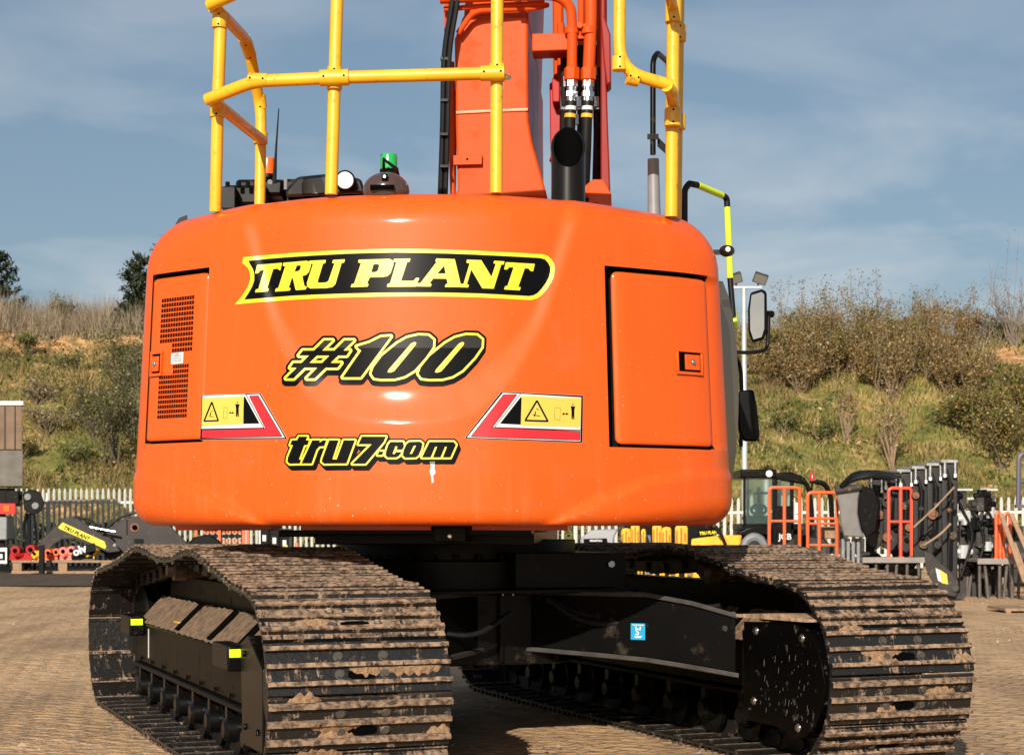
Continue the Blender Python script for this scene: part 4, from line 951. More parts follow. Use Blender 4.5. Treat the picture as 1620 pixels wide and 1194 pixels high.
mb.cyl(beam_pt(.95, .60, .012), beam_pt(.95, .60, .0), .014, 6); build('beam_bolt', mb, M_GREY, lr)
mb = MB().prism([(3.05, .772), (3.60, .772), (3.60, .94), (3.05, .94)], lambda a, z, d_: tk(a, 7.62 + d_ - (a - 3.05) * .12, z), 0, .5)
mb.cyl(tk(3.52, 7.54, .885), tk(3.52, 7.556, .885), .02, 6, 1)
for a in (2.98, 3.03, 3.30, 3.34): mb.cyl(tk(a, 7.60 - (a - 3.05) * .12, .752), tk(a, 7.60 - (a - 3.05) * .12, .738), .007, 8, 1)
build('swivel_guard', mb, [M_BK, M_STEEL], EXC, bevel=.006)
mb = MB().box(2.40, 3.64, 7.50, 7.75, .752, .768, fn=tk); build('deck_plate_lower', mb, M_BK2, EXC, bevel=.003)
for k in range(9):
    t = 7.15 + k * .33; mb = MB().cyl(tk(AC[0] - .198, t, .325), tk(AC[0] - .210, t, .325), .011, 6)
    build('frame_bolt', mb, M_BK, EXC)
for pts in (((2.5, 7.6, .70), (2.6, 7.52, .58), (2.8, 7.5, .55), (3.0, 7.56, .66)), ((3.2, 7.6, .72), (3.34, 7.48, .60), (3.6, 7.30, .62), (3.82, 7.0, .68)), ((3.22, 7.62, .72), (3.36, 7.5, .63), (3.6, 7.34, .655), (3.84, 7.04, .70))):
    build('travel_hose', MB().tube([tk(*p_) for p_ in pts], .013, 8, bend=.12), M_RUB_GAP, CB)
mb = MB()
for a in (2.62, 3.0, 3.28): mb.box(a, a + .014, 7.69, 7.72, .42, .74, fn=tk)
build('weld_rib', mb, M_BK2, CB)
print('excavator done')
#__SETTING__

# ================================================================ the setting: yard, bank, vegetation
def node_mat(name):
    m = bpy.data.materials.new(name); m.use_nodes = True; return m, m.node_tree.nodes, m.node_tree.links.new, m.node_tree.nodes['Principled BSDF']
# yard: worn block paving under dust
m, n, l, p = node_mat('dusty_block_paving')
t = n.new('ShaderNodeTexCoord'); mpg = n.new('ShaderNodeMapping'); mpg.inputs['Rotation'].default_value = (0, 0, R_(33)); l(t.outputs['Object'], mpg.inputs[0])
br = n.new('ShaderNodeTexBrick'); br.inputs['Scale'].default_value = 1.0; br.inputs['Brick Width'].default_value = .21; br.inputs['Row Height'].default_value = .105; br.inputs['Mortar Size'].default_value = .012; br.inputs['Mortar Smooth'].default_value = .6
br.inputs['Color1'].default_value = (.64, .395, .20, 1); br.inputs['Color2'].default_value = (.44, .27, .132, 1); br.inputs['Mortar'].default_value = (.20, .12, .06, 1); l(mpg.outputs[0], br.inputs['Vector'])
z1 = n.new('ShaderNodeTexNoise'); z1.inputs['Scale'].default_value = .55; z1.inputs['Detail'].default_value = 8; z1.inputs['Roughness'].default_value = .62; l(t.outputs['Object'], z1.inputs['Vector'])
r1 = n.new('ShaderNodeMapRange'); r1.inputs['From Min'].default_value = .30; r1.inputs['From Max'].default_value = .56; l(z1.outputs[0], r1.inputs['Value'])
z2 = n.new('ShaderNodeTexNoise'); z2.inputs['Scale'].default_value = 5; z2.inputs['Detail'].default_value = 9; z2.inputs['Roughness'].default_value = .7; l(t.outputs['Object'], z2.inputs['Vector'])
rc = n.new('ShaderNodeValToRGB'); e = rc.color_ramp.elements; e[0].position = .3; e[0].color = (.33, .195, .095, 1); e[1].position = .7; e[1].color = (.74, .47, .25, 1); l(z2.outputs[0], rc.inputs[0])
mx = n.new('ShaderNodeMixRGB'); l(r1.outputs[0], mx.inputs[0]); l(br.outputs[0], mx.inputs[1]); l(rc.outputs[0], mx.inputs[2])
mt = n.new('ShaderNodeMapping'); mt.inputs['Rotation'].default_value = (0, 0, R_(-24)); mt.inputs['Scale'].default_value = (1.6, .10, 1); l(t.outputs['Object'], mt.inputs[0]); zt = n.new('ShaderNodeTexNoise'); zt.inputs['Scale'].default_value = 1.3; zt.inputs['Detail'].default_value = 6; l(mt.outputs[0], zt.inputs['Vector'])
zd = n.new('ShaderNodeTexNoise'); zd.inputs['Scale'].default_value = .33; zd.inputs['Detail'].default_value = 10; zd.inputs['Roughness'].default_value = .7; l(t.outputs['Object'], zd.inputs['Vector'])
sm = n.new('ShaderNodeMath'); l(zt.outputs[0], sm.inputs[0]); l(zd.outputs[0], sm.inputs[1]); rd = n.new('ShaderNodeMapRange'); rd.inputs['From Min'].default_value = .93; rd.inputs['From Max'].default_value = 1.2; rd.inputs['To Max'].default_value = .55; l(sm.outputs[0], rd.inputs['Value'])
md = n.new('ShaderNodeMixRGB'); md.inputs[2].default_value = (.17, .095, .045, 1); l(rd.outputs[0], md.inputs[0]); l(mx.outputs[0], md.inputs[1])
l(md.outputs[0], p.inputs['Base Color']); p.inputs['Roughness'].default_value = .92
z3 = n.new('ShaderNodeTexNoise'); z3.inputs['Scale'].default_value = 14; z3.inputs['Detail'].default_value = 7; l(t.outputs['Object'], z3.inputs['Vector'])
ma = n.new('ShaderNodeMath'); ma.operation = 'MULTIPLY_ADD'; ma.inputs[1].default_value = -.35; l(br.outputs['Fac'], ma.inputs[0]); l(z3.outputs[0], ma.inputs[2])
b = n.new('ShaderNodeBump'); b.inputs['Strength'].default_value = 1.0; b.inputs['Distance'].default_value = .05; l(ma.outputs[0], b.inputs['Height']); l(b.outputs[0], p.inputs['Normal'])
M_YARD = m
mb = MB()
gx = np.concatenate([np.linspace(-400, -30, 8), np.linspace(-26, 26, 90), np.linspace(30, 400, 8)]); gy = np.concatenate([[-60, -20, -5], np.linspace(0, 44, 90), np.linspace(50, 900, 12)])
P = []
for y in gy:
    for x in gx:
        zz = .012 * (math.sin(x * 1.7 + y * .6) + math.sin(x * .53 - y * 1.1 + 1)) if (4.5 < y < 42 and abs(x) < 24) else 0
        wgt = 0 if (5 < y < 12.5 and abs(x + .3) < 3.6) else 1
        P.append((x, y, zz * wgt - .004))
nx_ = len(gx); mb.add(P, [(j * nx_ + i, j * nx_ + i + 1, (j + 1) * nx_ + i + 1, (j + 1) * nx_ + i) for j in range(len(gy) - 1) for i in range(nx_ - 1)])
G = build('ground', mb, M_YARD, smooth=60); G['kind'] = 'structure'
# dark tarmac strip on the far left
M_TAR = mat('dark_tarmac', (.085, .066, .050), .9, spec=.1, var=.25, vscale=3, dirt=((.16, .11, .07), .2, 1.2), bump=.3, bscale=30)
mb = MB(); mb.add([(-40, 29.5, .02), (-5.6, 30.2, .02), (-7.2, 45.5, .02), (-40, 45.5, .02)], [(0, 1, 2, 3)])
o = build('tarmac_road', mb, M_TAR); o['kind'] = 'structure'

# grassy bank
Y0B, Y1B = 46.5, 66.0
def crest(x): return float(np.interp(x, [-60, -20, -12, 0, 10, 18, 40], [8.4, 9.2, 8.9, 8.6, 8.3, 8.45, 8.8]))
def hn(x, y):
    return (.28 * math.sin(x * .55 + y * .31) + .22 * math.sin(x * .23 - y * .47 + 1.3) + .12 * math.sin(x * 1.25 + y * .9 + .4) + .07 * math.sin(x * 2.3 - y * 1.9))
def hz(x, y):
    f = (y - Y0B) / (Y1B - Y0B)
    if f <= 0: return -.25
    c = crest(x)
    if f <= 1: b_ = c * (f * .86 + .14 * (f * f * (3 - 2 * f)))
    else: b_ = c + .35 * (1 - math.exp(-(y - Y1B) / 4)) - max(0, y - 76) * .02
    return b_ + hn(x, y) * min(1, f * 3)
bx = np.linspace(-58, 58, 150); by = np.concatenate([[Y0B], np.linspace(Y0B + .4, 74, 64), np.linspace(78, 220, 10)])
P = [(x, y, hz(x, y)) for y in by for x in bx]; nb = len(bx)
mb = MB(); mb.add(P, [(j * nb + i, j * nb + i + 1, (j + 1) * nb + i + 1, (j + 1) * nb + i) for j in range(len(by) - 1) for i in range(nb - 1)])
m, n, l, p = node_mat('bank_soil_and_grass')
t = n.new('ShaderNodeTexCoord'); g_ = n.new('ShaderNodeVertexColor'); g_.layer_name = 'earth'
z1 = n.new('ShaderNodeTexNoise'); z1.inputs['Scale'].default_value = .7; z1.inputs['Detail'].default_value = 9; z1.inputs['Roughness'].default_value = .68; l(t.outputs['Object'], z1.inputs['Vector'])
rc = n.new('ShaderNodeValToRGB'); e = rc.color_ramp.elements; e[0].position = .36; e[0].color = (.075, .08, .016, 1); e[1].position = .62; e[1].color = (.32, .22, .08, 1)
x_ = e.new(.5); x_.color = (.17, .155, .032, 1); l(z1.outputs[0], rc.inputs[0])
z2 = n.new('ShaderNodeTexNoise'); z2.inputs['Scale'].default_value = 2.6; z2.inputs['Detail'].default_value = 8; l(t.outputs['Object'], z2.inputs['Vector'])
r2 = n.new('ShaderNodeValToRGB'); e = r2.color_ramp.elements; e[0].position = .32; e[0].color = (.26, .125, .04, 1); e[1].position = .7; e[1].color = (.62, .36, .15, 1); l(z2.outputs[0], r2.inputs[0])
ad = n.new('ShaderNodeMath'); l(g_.outputs[0], ad.inputs[0]); sb = n.new('ShaderNodeMath'); sb.operation = 'MULTIPLY_ADD'; sb.inputs[1].default_value = 1.3; sb.inputs[2].default_value = -.65; l(z2.outputs[0], sb.inputs[0]); l(sb.outputs[0], ad.inputs[1])
mr = n.new('ShaderNodeMapRange'); mr.inputs['From Min'].default_value = .38; mr.inputs['From Max'].default_value = .58; l(ad.outputs[0], mr.inputs['Value'])
mx = n.new('ShaderNodeMixRGB'); l(mr.outputs[0], mx.inputs[0]); l(rc.outputs[0], mx.inputs[1]); l(r2.outputs[0], mx.inputs[2]); l(mx.outputs[0], p.inputs['Base Color']); p.inputs['Roughness'].default_value = .95
b = n.new('ShaderNodeBump'); b.inputs['Strength'].default_value = 1; b.inputs['Distance'].default_value = .25; l(z2.outputs[0], b.inputs['Height']); l(b.outputs[0], p.inputs['Normal'])
H = build('bank_hillside', mb, m, smooth=80); H['kind'] = 'structure'
def earthness(x, y):
    e_ = 0.0
    for cx, cy, rx, ry, a in ((-18.5, 63.5, 4.2, 2.2, 1.0), (-14.5, 64.2, 2.2, 1.2, .9), (17.6, 63.6, 2.6, 1.5, .95), (19.5, 62, 2.0, 2.2, .8), (-16.8, 52, 2.8, 1.3, .72), (-14, 50, 3, 1.0, .7), (-15.5, 60.5, 2.2, 1.0, .62), (-19.5, 56, 1.8, .9, .6), (-17.5, 48.8, 2.5, .8, .6), (14.6, 52.5, 1.2, .7, .5), (18.5, 51, 2.5, 1.5, .5), (-17, 58, 1.4, .8, .55)):
        e_ = max(e_, a * math.exp(-(((x - cx) / rx) ** 2 + ((y - cy) / ry) ** 2)))
    return e_
ca = H.data.color_attributes.new('earth', 'FLOAT_COLOR', 'POINT'); arr = []
for x, y, z in P: q = earthness(x, y); arr += [q, q, q, 1]
ca.data.foreach_set('color', arr)
def on_bank(px_, py_):
    """where a measured sight line meets the bank"""
    y = 44.0
    while y < 75:
        pt = px(px_, py_, y)
        if hz(pt.x, y) >= pt.z: return Vector((pt.x, y, hz(pt.x, y)))
        y += .1
    pt = px(px_, py_, 67); return Vector((pt.x, 67, hz(pt.x, 67)))

# ---- leaf and blade meshes (numpy)
def leaf_material(name, rough=.75, transl=.25):
    m, n, l, p = node_mat(name)
    a = n.new('ShaderNodeVertexColor'); a.layer_name = 'tone'; l(a.outputs[0], p.inputs['Base Color']); p.inputs['Roughness'].default_value = rough
    p.inputs['Specular IOR Level'].default_value = .35
    tr = n.new('ShaderNodeBsdfTranslucent'); l(a.outputs[0], tr.inputs[0]); mxs = n.new('ShaderNodeMixShader'); mxs.inputs[0].default_value = transl
    o_ = n['Material Output']; l(p.outputs[0], mxs.inputs[1]); l(tr.outputs[0], mxs.inputs[2]); l(mxs.outputs[0], o_.inputs[0]); return m
M_LEAF = leaf_material('leaves', .5, .2); M_BLADE = leaf_material('grass_blades', .8, .25)
def fast_mesh(name, V, nper, tones, mat_, parent=None, org=None):
    """V: (n, nper, 3) separate polygons; tones: (n, 3)"""
    k = len(V); me = bpy.data.meshes.new(name)
    if org is None: org = ORG[parent] if parent is not None else Vector((0, 0, 0))
    co = (V.reshape(-1, 3) - np.array(org)).astype(np.float32)
    me.vertices.add(k * nper); me.vertices.foreach_set('co', co.ravel()); me.loops.add(k * nper); me.loops.foreach_set('vertex_index', np.arange(k * nper, dtype=np.int32))
    me.polygons.add(k); me.polygons.foreach_set('loop_start', np.arange(0, k * nper, nper, dtype=np.int32)); me.polygons.foreach_set('loop_total', np.full(k, nper, dtype=np.int32))
    me.update(calc_edges=True)
    c = me.color_attributes.new('tone', 'FLOAT_COLOR', 'POINT'); T = np.ones((k, nper, 4), np.float32); T[:, :, :3] = tones[:, None, :]; c.data.foreach_set('color', T.ravel())
    me.materials.append(mat_)
    o = link(bpy.data.objects.new(name, me)); ORG[o] = Vector(org)
    if parent is not None: o.parent = parent
    else: o.location = org
    return o
def unit(n_):
    v = rng.normal(size=(n_, 3)); return v / np.linalg.norm(v, axis=1)[:, None]
def leaves_at(C, size, aspect=.5, updir=0.0):
    k = len(C); a = unit(k); a[:, 2] += updir; a /= np.linalg.norm(a, axis=1)[:, None]; b = np.cross(a, unit(k)); b /= np.linalg.norm(b, axis=1)[:, None] + 1e-9
    s = size * rng.uniform(.6, 1.35, (k, 1)); return np.stack([C - a * s * .5, C + b * s * aspect * .5, C + a * s * .5, C - b * s * aspect * .5], 1)
def pick(pal, k, jit=.25):
    pal = np.array(pal); c = pal[rng.integers(0, len(pal), k)] * rng.uniform(1 - jit, 1 + jit, (k, 1)); return c
def stalks(base, h, lean, width, k, pal, spread, taper=True):
    """thin blade triangles from base points"""
    B = base; L_ = h * rng.uniform(.5, 1.15, (len(B), 1)); d = np.column_stack([rng.normal(0, lean, len(B)), rng.normal(0, lean, len(B)), np.ones(len(B))]); d /= np.linalg.norm(d, axis=1)[:, None]
    s = np.column_stack([rng.normal(size=len(B)), rng.normal(size=len(B)) * .3, np.zeros(len(B))]); s /= np.linalg.norm(s, axis=1)[:, None] + 1e-9
    w_ = width * rng.uniform(.6, 1.3, (len(B), 1)); return np.stack([B - s * w_, B + s * w_, B + d * L_], 1)
# grass over the bank: one mass of blades
NG = 90000
gx_ = rng.uniform(-27, 27, NG * 2); gy_ = Y0B + .4 + (Y1B + 4 - Y0B) * rng.random(NG * 2) ** .9
vis = np.abs(gx_) < gy_ * .325 + .8; hid = (gx_ > gy_ * -.195) & (gx_ < gy_ * .118); keep = vis & ~(hid & (rng.random(NG * 2) < .93)); gx_, gy_ = gx_[keep], gy_[keep]
ee = np.array([earthness(a, b) for a, b in zip(gx_, gy_)]); cl = np.array([math.sin(a * 1.9 + b * .7) + math.sin(a * .8 - b * 1.6 + 2) + .8 * math.sin(a * 3.1 + b * 2.7) for a, b in zip(gx_, gy_)])
keep = (ee < .35 + .3 * rng.random(len(ee))); gx_, gy_, cl = gx_[keep], gy_[keep], cl[keep]
gz_ = np.array([hz(a, b) for a, b in zip(gx_, gy_)])
B = np.column_stack([gx_, gy_, gz_ - .05])
hgt = np.clip(.30 + .10 * cl, .12, .75)[:, None]
V = stalks(B, hgt, .45, .022, 0, None, 0)
straw = 1 / (1 + np.exp(-(cl + rng.normal(0, .7, len(cl)) + np.where(gx_ < 0, 1.0, -.1)) * 1.6))
mott = np.where(gx_ < 0, .82, 1.0)[:, None] * .95 * (.68 + .42 * (.5 + .5 * np.sin(gx_ * .7 + 1.3 * np.sin(gy_ * .5)))[:, None])
tones = mott * np.where((rng.random(len(cl)) < straw * .66)[:, None], pick([(.42, .28, .11), (.52, .37, .17), (.30, .18, .07), (.38, .27, .09)], len(cl)), pick([(.105, .115, .018), (.16, .155, .025), (.07, .08, .014), (.21, .185, .036)], len(cl)))
o = fast_mesh('bank_grass', V, 3, tones, M_BLADE, org=(0, 55, 0)); o['kind'] = 'stuff'; o['label'] = 'rough green and straw grass over the bank'
# bracken and low scrub breaking up the grass
k = 40000; xx = rng.uniform(-24, 24, k); yy = rng.uniform(Y0B + .3, Y1B, k); v_ = (np.abs(xx) < yy * .325 + .8) & ~((xx > yy * -.19) & (xx < yy * .115)); xx, yy = xx[v_], yy[v_]
q_ = np.where(xx < 0, .35, 0) + np.sin(xx * 1.3 + 1.7 * np.sin(yy * .9)) + np.sin(yy * 2.1 - xx * .7) + .7 * np.sin(xx * 3.3 + yy * 1.1); v_ = q_ > .45; xx, yy, q_ = xx[v_], yy[v_], q_[v_]
zz = np.array([hz(a, b) for a, b in zip(xx, yy)]) + rng.random(len(xx)) * (.12 + .22 * np.clip(q_ - .7, 0, 1))
bt = (np.sin(xx * .9 - yy * .5) + rng.normal(0, .5, len(xx)) + np.where(xx < 0, .35, -.2)) > .15
tn = np.where(bt[:, None], pick([(.22, .12, .045), (.30, .18, .07), (.15, .08, .03), (.36, .24, .11)], len(xx), .35), pick([(.06, .075, .012), (.10, .11, .018), (.04, .05, .01), (.15, .14, .03)], len(xx), .35))
o = fast_mesh('bracken', leaves_at(np.column_stack([xx, yy, zz]), .16, .5, .2), 4, tn, M_LEAF, org=(0, 55, 0)); o['kind'] = 'stuff'; o['label'] = 'bracken and low scrub scattered over the bank'
k = 9000; xx = rng.uniform(-17, 16, k); yy = rng.uniform(45.2, 47.4, k); zz = rng.random(k) ** 1.3 * 1.15
o = fast_mesh('undergrowth', leaves_at(np.column_stack([xx, yy, zz]), .2, .5, .2), 4, pick([(.035, .04, .010), (.06, .055, .016), (.025, .025, .008), (.10, .075, .03)], k, .3), M_LEAF, org=(0, 46, 0)); o['kind'] = 'stuff'; o['label'] = 'dark undergrowth behind the palisade fence'
# dry reeds along the crest
k = 5200; xx = np.concatenate([rng.uniform(-21, -11.5, k), rng.uniform(7.5, 21, k // 3)]); yy = rng.uniform(64.5, 68.5, len(xx)); zz = np.array([hz(a, b) for a, b in zip(xx, yy)])
V = stalks(np.column_stack([xx, yy, zz - .05]), 1.0 + .45 * np.sin(xx * 1.7)[:, None] ** 2, .33, .014, 0, None, 0)
o = fast_mesh('dry_reeds', V, 3, pick([(.36, .29, .20), (.28, .22, .15), (.22, .16, .11), (.16, .13, .07)], len(xx)), M_BLADE, org=(0, 66, 8)); o['kind'] = 'stuff'; o['label'] = 'dry pale reeds along the crest of the bank'

# ---- shrubs: stems with leaf clumps
PAL_BROWN = [(.20, .115, .03), (.27, .155, .045), (.13, .095, .02), (.34, .21, .08), (.075, .055, .013)]
PAL_DK = [(.055, .06, .014), (.085, .08, .02), (.032, .04, .010), (.13, .11, .03), (.22, .19, .10)]
PAL_GR = [(.15, .155, .026), (.10, .115, .02), (.21, .19, .045), (.06, .072, .014)]
def shrub(pos, w_, h, pal, label, group, n_leaf=2600, stems=14, leaf=.11, bare=.25, stemcol=(.16, .115, .07), up_=.35, wisp=10):
    t = thing('shrub', label, 'shrub', pos, group); pos = Vector(pos)
    mb = MB(); tips = []
    for i in range(stems):
        a = rng.uniform(0, 2 * math.pi); r_ = w_ * .5 * rng.uniform(.15, .95)
        tip = pos + Vector((r_ * math.cos(a), r_ * math.sin(a) * .8, h * rng.uniform(.55, 1.0) * (1 - .35 * (r_ / (w_ * .5)) ** 2)))
        mid = pos.lerp(tip, .5) + Vector((rng.normal(0, .06) * w_, rng.normal(0, .06) * w_, h * .06)); b0 = pos + Vector((rng.normal(0, .05) * w_, rng.normal(0, .05) * w_, -.15))
        mb.tube([b0, mid, tip], [.028, .018, .006], 5, caps=False); tips.append((b0, mid, tip))
        for _ in range(2):
            q = mid.lerp(tip, rng.uniform(.1, .8)); e_ = q + Vector((rng.normal(0, .18) * w_, rng.normal(0, .18) * w_, rng.uniform(.1, .35) * h)); mb.tube([q, e_], [.012, .004], 4, caps=False); tips.append((q, q.lerp(e_, .5), e_))
    for i in range(wisp):   # thin shoots above the mass
        a = rng.uniform(0, 2 * math.pi); q = pos + Vector((w_ * .4 * math.cos(a), w_ * .25 * math.sin(a), h * .6)); e_ = q + Vector((rng.normal(0, .12) * w_, 0, h * rng.uniform(.3, 1.0))); mb.tube([q, q.lerp(e_, .6) + Vector((rng.normal(0, .05), 0, 0)), e_], [.011, .008, .003], 4, caps=False); tips.append((q, q.lerp(e_, .6), e_))
    build('stems', mb, mat('stem_%0.2f_%0.2f' % (stemcol[0], stemcol[1]), stemcol, .85, var=.2), t, smooth=60)
    C = []
    for i in range(n_leaf):
        b0, mid, tip = tips[rng.integers(len(tips))]; f = rng.uniform(bare, 1.03); p_ = b0.lerp(mid, f * 2) if f < .5 else mid.lerp(tip, f * 2 - 1)
        C.append((p_.x + rng.normal(0, .055 * w_), p_.y + rng.normal(0, .055 * w_), p_.z + rng.normal(0, .05 * h)))
    C = np.array(C); tn = pick(pal, len(C), .35)
    pale = rng.random(len(C)) < (.012 if pal is PAL_DK else .03); tn[pale] = (.46, .40, .24)
    fast_mesh('foliage', leaves_at(C, leaf, .45, up_), 4, tn, M_LEAF, t)
    return t
GB, GM, GD = 'brown shrubs massed on the upper right bank', 'green shrubs on the right bank', 'dark evergreen shrubs low on the left bank'
LB, LM = 'leafy brown-green shrub in the dense thicket on the right bank', 'low green shrub growing on the grassy right bank'
PALS = [PAL_BROWN, PAL_BROWN + PAL_GR, [(.26, .16, .05), (.34, .22, .09), (.18, .11, .035), (.12, .085, .025)], [(.12, .11, .02), (.17, .14, .03), (.08, .075, .015), (.24, .19, .06)]]
rt = random.Random(17)
for k in range(28):
    x = 1212 + (k % 14) * 25 + rt.uniform(-14, 14); row = k // 14; y = (558 if row == 0 else 612) + rt.uniform(-24, 22)
    w_ = rt.uniform(1.4, 2.7); h = rt.uniform(.9, 1.8) if row else rt.uniform(.9, 1.9)
    shrub(on_bank(x, y), w_, h, PALS[rt.choice((0, 0, 0, 1, 2, 3))], LB, GB, int(1250 * w_), 20, .088, .06, (.17, .12, .07), .3, 17)
for x, y, w_, h in ((1530, 690, 2.2, 1.5), (1585, 740, 2.2, 2.0), (1610, 690, 2.4, 2.2), (1560, 700, 1.8, 1.4)):
    shrub(on_bank(x, y), w_, h, PAL_GR + PAL_BROWN, LM, GM, 3200, 14, .105, .12, (.15, .11, .07), .3, 4)
for x, y, w_, h in ((1240, 690, 1.4, .9), (1300, 700, 1.6, .7), (1550, 525, 1.6, .9), (1590, 540, 1.4, .8)):
    shrub(on_bank(x, y), w_, h, PAL_GR, {1240: 'small green bush beside the mirrors on the bank', 1300: 'spreading green bush below the thicket', 1550: 'rounded green bush on the skyline right of the thicket', 1590: 'low green bush beside the bare orange earth'}[x], GM, 1000, 10, .09, .1, (.15, .11, .07), .3, 3)
shrub(on_bank(1412, 745), 1.5, 2.4, PAL_BROWN + [(.3, .24, .14)], 'pale-stemmed shrub standing alone below the thicket', GB, 900, 16, .09, .55, (.27, .18, .105), .3, 6)
shrub(on_bank(1340, 700), 1.2, 1.9, PAL_BROWN, 'thin twiggy shrub at the lower edge of the thicket', GB, 500, 12, .085, .5, (.24, .165, .10), .3, 4)
shrub(on_bank(1602, 545), 2.2, 2.6, [(.14, .11, .07), (.1, .085, .05)], 'bare wispy tall shrub on the skyline at the right', GB, 260, 22, .07, .5, (.17, .13, .10), .5, 14)
for x, y, w_, h in ((180, 735, 2.4, 2.6), (212, 690, 2.6, 3.0), (150, 690, 2.0, 1.8), (196, 620, 2.4, 2.0)):
    shrub(on_bank(x, y), w_, h, PAL_DK, 'dark leafy shrub on the bank beside the excavator', GD, 3000, 14, .085, .12, (.10, .08, .05), .2, 3)
for x, y, w_, h, pal, lb in ((118, 590, 2.0, .9, PAL_GR, 'green tussock bush below the bare earth on the left bank'), (60, 640, 1.4, .8, [(.20, .14, .075), (.26, .19, .11), (.14, .10, .05)], 'brown withered bush halfway up the left bank'), (75, 690, 1.7, .9, [(.24, .18, .10), (.30, .24, .15), (.17, .12, .06)], 'straw-coloured withered bush low on the left bank'), (40, 560, 1.2, .8, PAL_GR, 'small green bush under the left pine'), (95, 500, 1.6, .9, PAL_DK + [(.2, .15, .1)], 'dark twiggy bush on the left skyline'), (120, 735, 1.8, .7, PAL_GR, 'low green bush just above the white fence'), (30, 725, 1.5, .7, PAL_GR + PAL_BROWN, 'mixed green bush above the lorry body')):
    shrub(on_bank(x, y), w_, h, pal, lb, 'scattered bushes on the left bank', 1100, 10, .085, .1, (.14, .10, .06), .3, 4)
# ---- pines on the left skyline
def pine(pos, h, w_, label, base=.12, den=46):
    t = thing('pine_tree', label, 'tree', pos, 'pines on the left skyline'); pos = Vector(pos)
    mb = MB().tube([pos - Vector((0, 0, .3)), pos + Vector((.05, 0, h * .5)), pos + Vector((0, 0, h))], [.16, .09, .015], 8); C = []; A = []
    for i in range(den):
        f = base + (1 - base) * i / den; r_ = w_ * .5 * (1 - f) ** .75 * rng.uniform(.7, 1.15) + .12; a = rng.uniform(0, 2 * math.pi); s_ = pos + Vector((0, 0, h * f))
        e_ = s_ + Vector((r_ * math.cos(a), r_ * math.sin(a), .35 * r_ + rng.uniform(0, .25))); md = s_.lerp(e_, .6) - Vector((0, 0, .06)); mb.tube([s_, md, e_], [.03, .018, .006], 5, caps=False)
        for k_ in range(int(26 + 60 * r_)):
            g = rng.uniform(.25, 1.05); q = s_.lerp(md, g / .6) if g < .6 else md.lerp(e_, (g - .6) / .4)
            C.append((q.x + rng.normal(0, .07), q.y + rng.normal(0, .07), q.z + rng.normal(0, .06)))
    build('trunk', mb, mat('pine_bark', (.09, .06, .04), .9, var=.2), t, smooth=60)
    C = np.array(C); fast_mesh('crown', leaves_at(C, .24, .3, .5), 4, pick([(.022, .034, .014), (.03, .045, .018), (.016, .024, .010), (.05, .062, .025)], len(C), .3), M_LEAF, t); return t
g = px(-12, 500, 67); pine((g.x, 67, hz(g.x, 67) - .3), 3.0, 2.9, 'dark pine tree at the left end of the skyline')
g = px(222, 520, 66.5); pine((g.x, 66.5, hz(g.x, 66.5) - .5), 3.2, 2.6, 'dark pine tree rising beside the excavator body', .05, 52)
g = px(262, 520, 67.5); pine((g.x, 67.5, hz(g.x, 67.5) - .5), 3.6, 2.6, 'dark pine tree mostly hidden behind the excavator body', .05, 40)

# ---- palisade fence
def fence(name, label, A, B, h, pitch, cat='fence'):
    A, B = Vector(A), Vector(B); d = (B - A); L_ = d.length; d.normalize(); nrm = Vector((d.y, -d.x, 0)); t = thing(name, label, cat, A)
    mb = MB(); k = int(L_ / pitch); fr = lambda a, b, c: A + d * a + nrm * b + Vector((0, 0, c))
    for i in range(k):
        a = (i + .5) * pitch; w_ = pitch * .22
        prof = [(a - w_, .05), (a + w_, .05), (a + w_, h - .09), (a + w_ * .5, h), (a - w_ * .5, h), (a - w_, h - .09)]
        mb.prism(prof, lambda p_, q_, e_: fr(p_, e_, q_), .03, .036); mb.prism([(a - w_ * .3, .05), (a + w_ * .3, .05), (a + w_ * .3, h - .09), (a - w_ * .3, h - .09)], lambda p_, q_, e_: fr(p_, e_, q_), .038, .05)
    build('pales', mb, mat('galvanised_pale', (.43, .42, .38), .65, metal=.05, var=.12, vscale=3), t, smooth=0)
    for z in (.35, h - .36): mb = MB().box(0, L_, -.02, .026, z - .03, z + .03, fn=fr); build('rail', mb, M_GALV, t)
    for i in range(int(L_ / 2.75) + 1):
        a = min(L_ - .05, i * 2.75 + .02); mb = MB().box(a, a + .1, -.10, -.024, 0, h - .12, fn=fr); build('post', mb, M_GALV, t)
    return t
a0 = pxg(-260, 44.5); a1 = pxg(900, 43.5)
fence('palisade_fence', 'white steel palisade fence along the foot of the left bank', (a0.x, 44.5, 0), (a1.x, 43.5, 0), 2.03, .142)
b1 = pxg(1900, 40.5)
fence('palisade_fence', 'white steel palisade fence behind the racks on the right', (a1.x + .1, 43.5, 0), (b1.x, 40.5, 0), 1.76, .17)

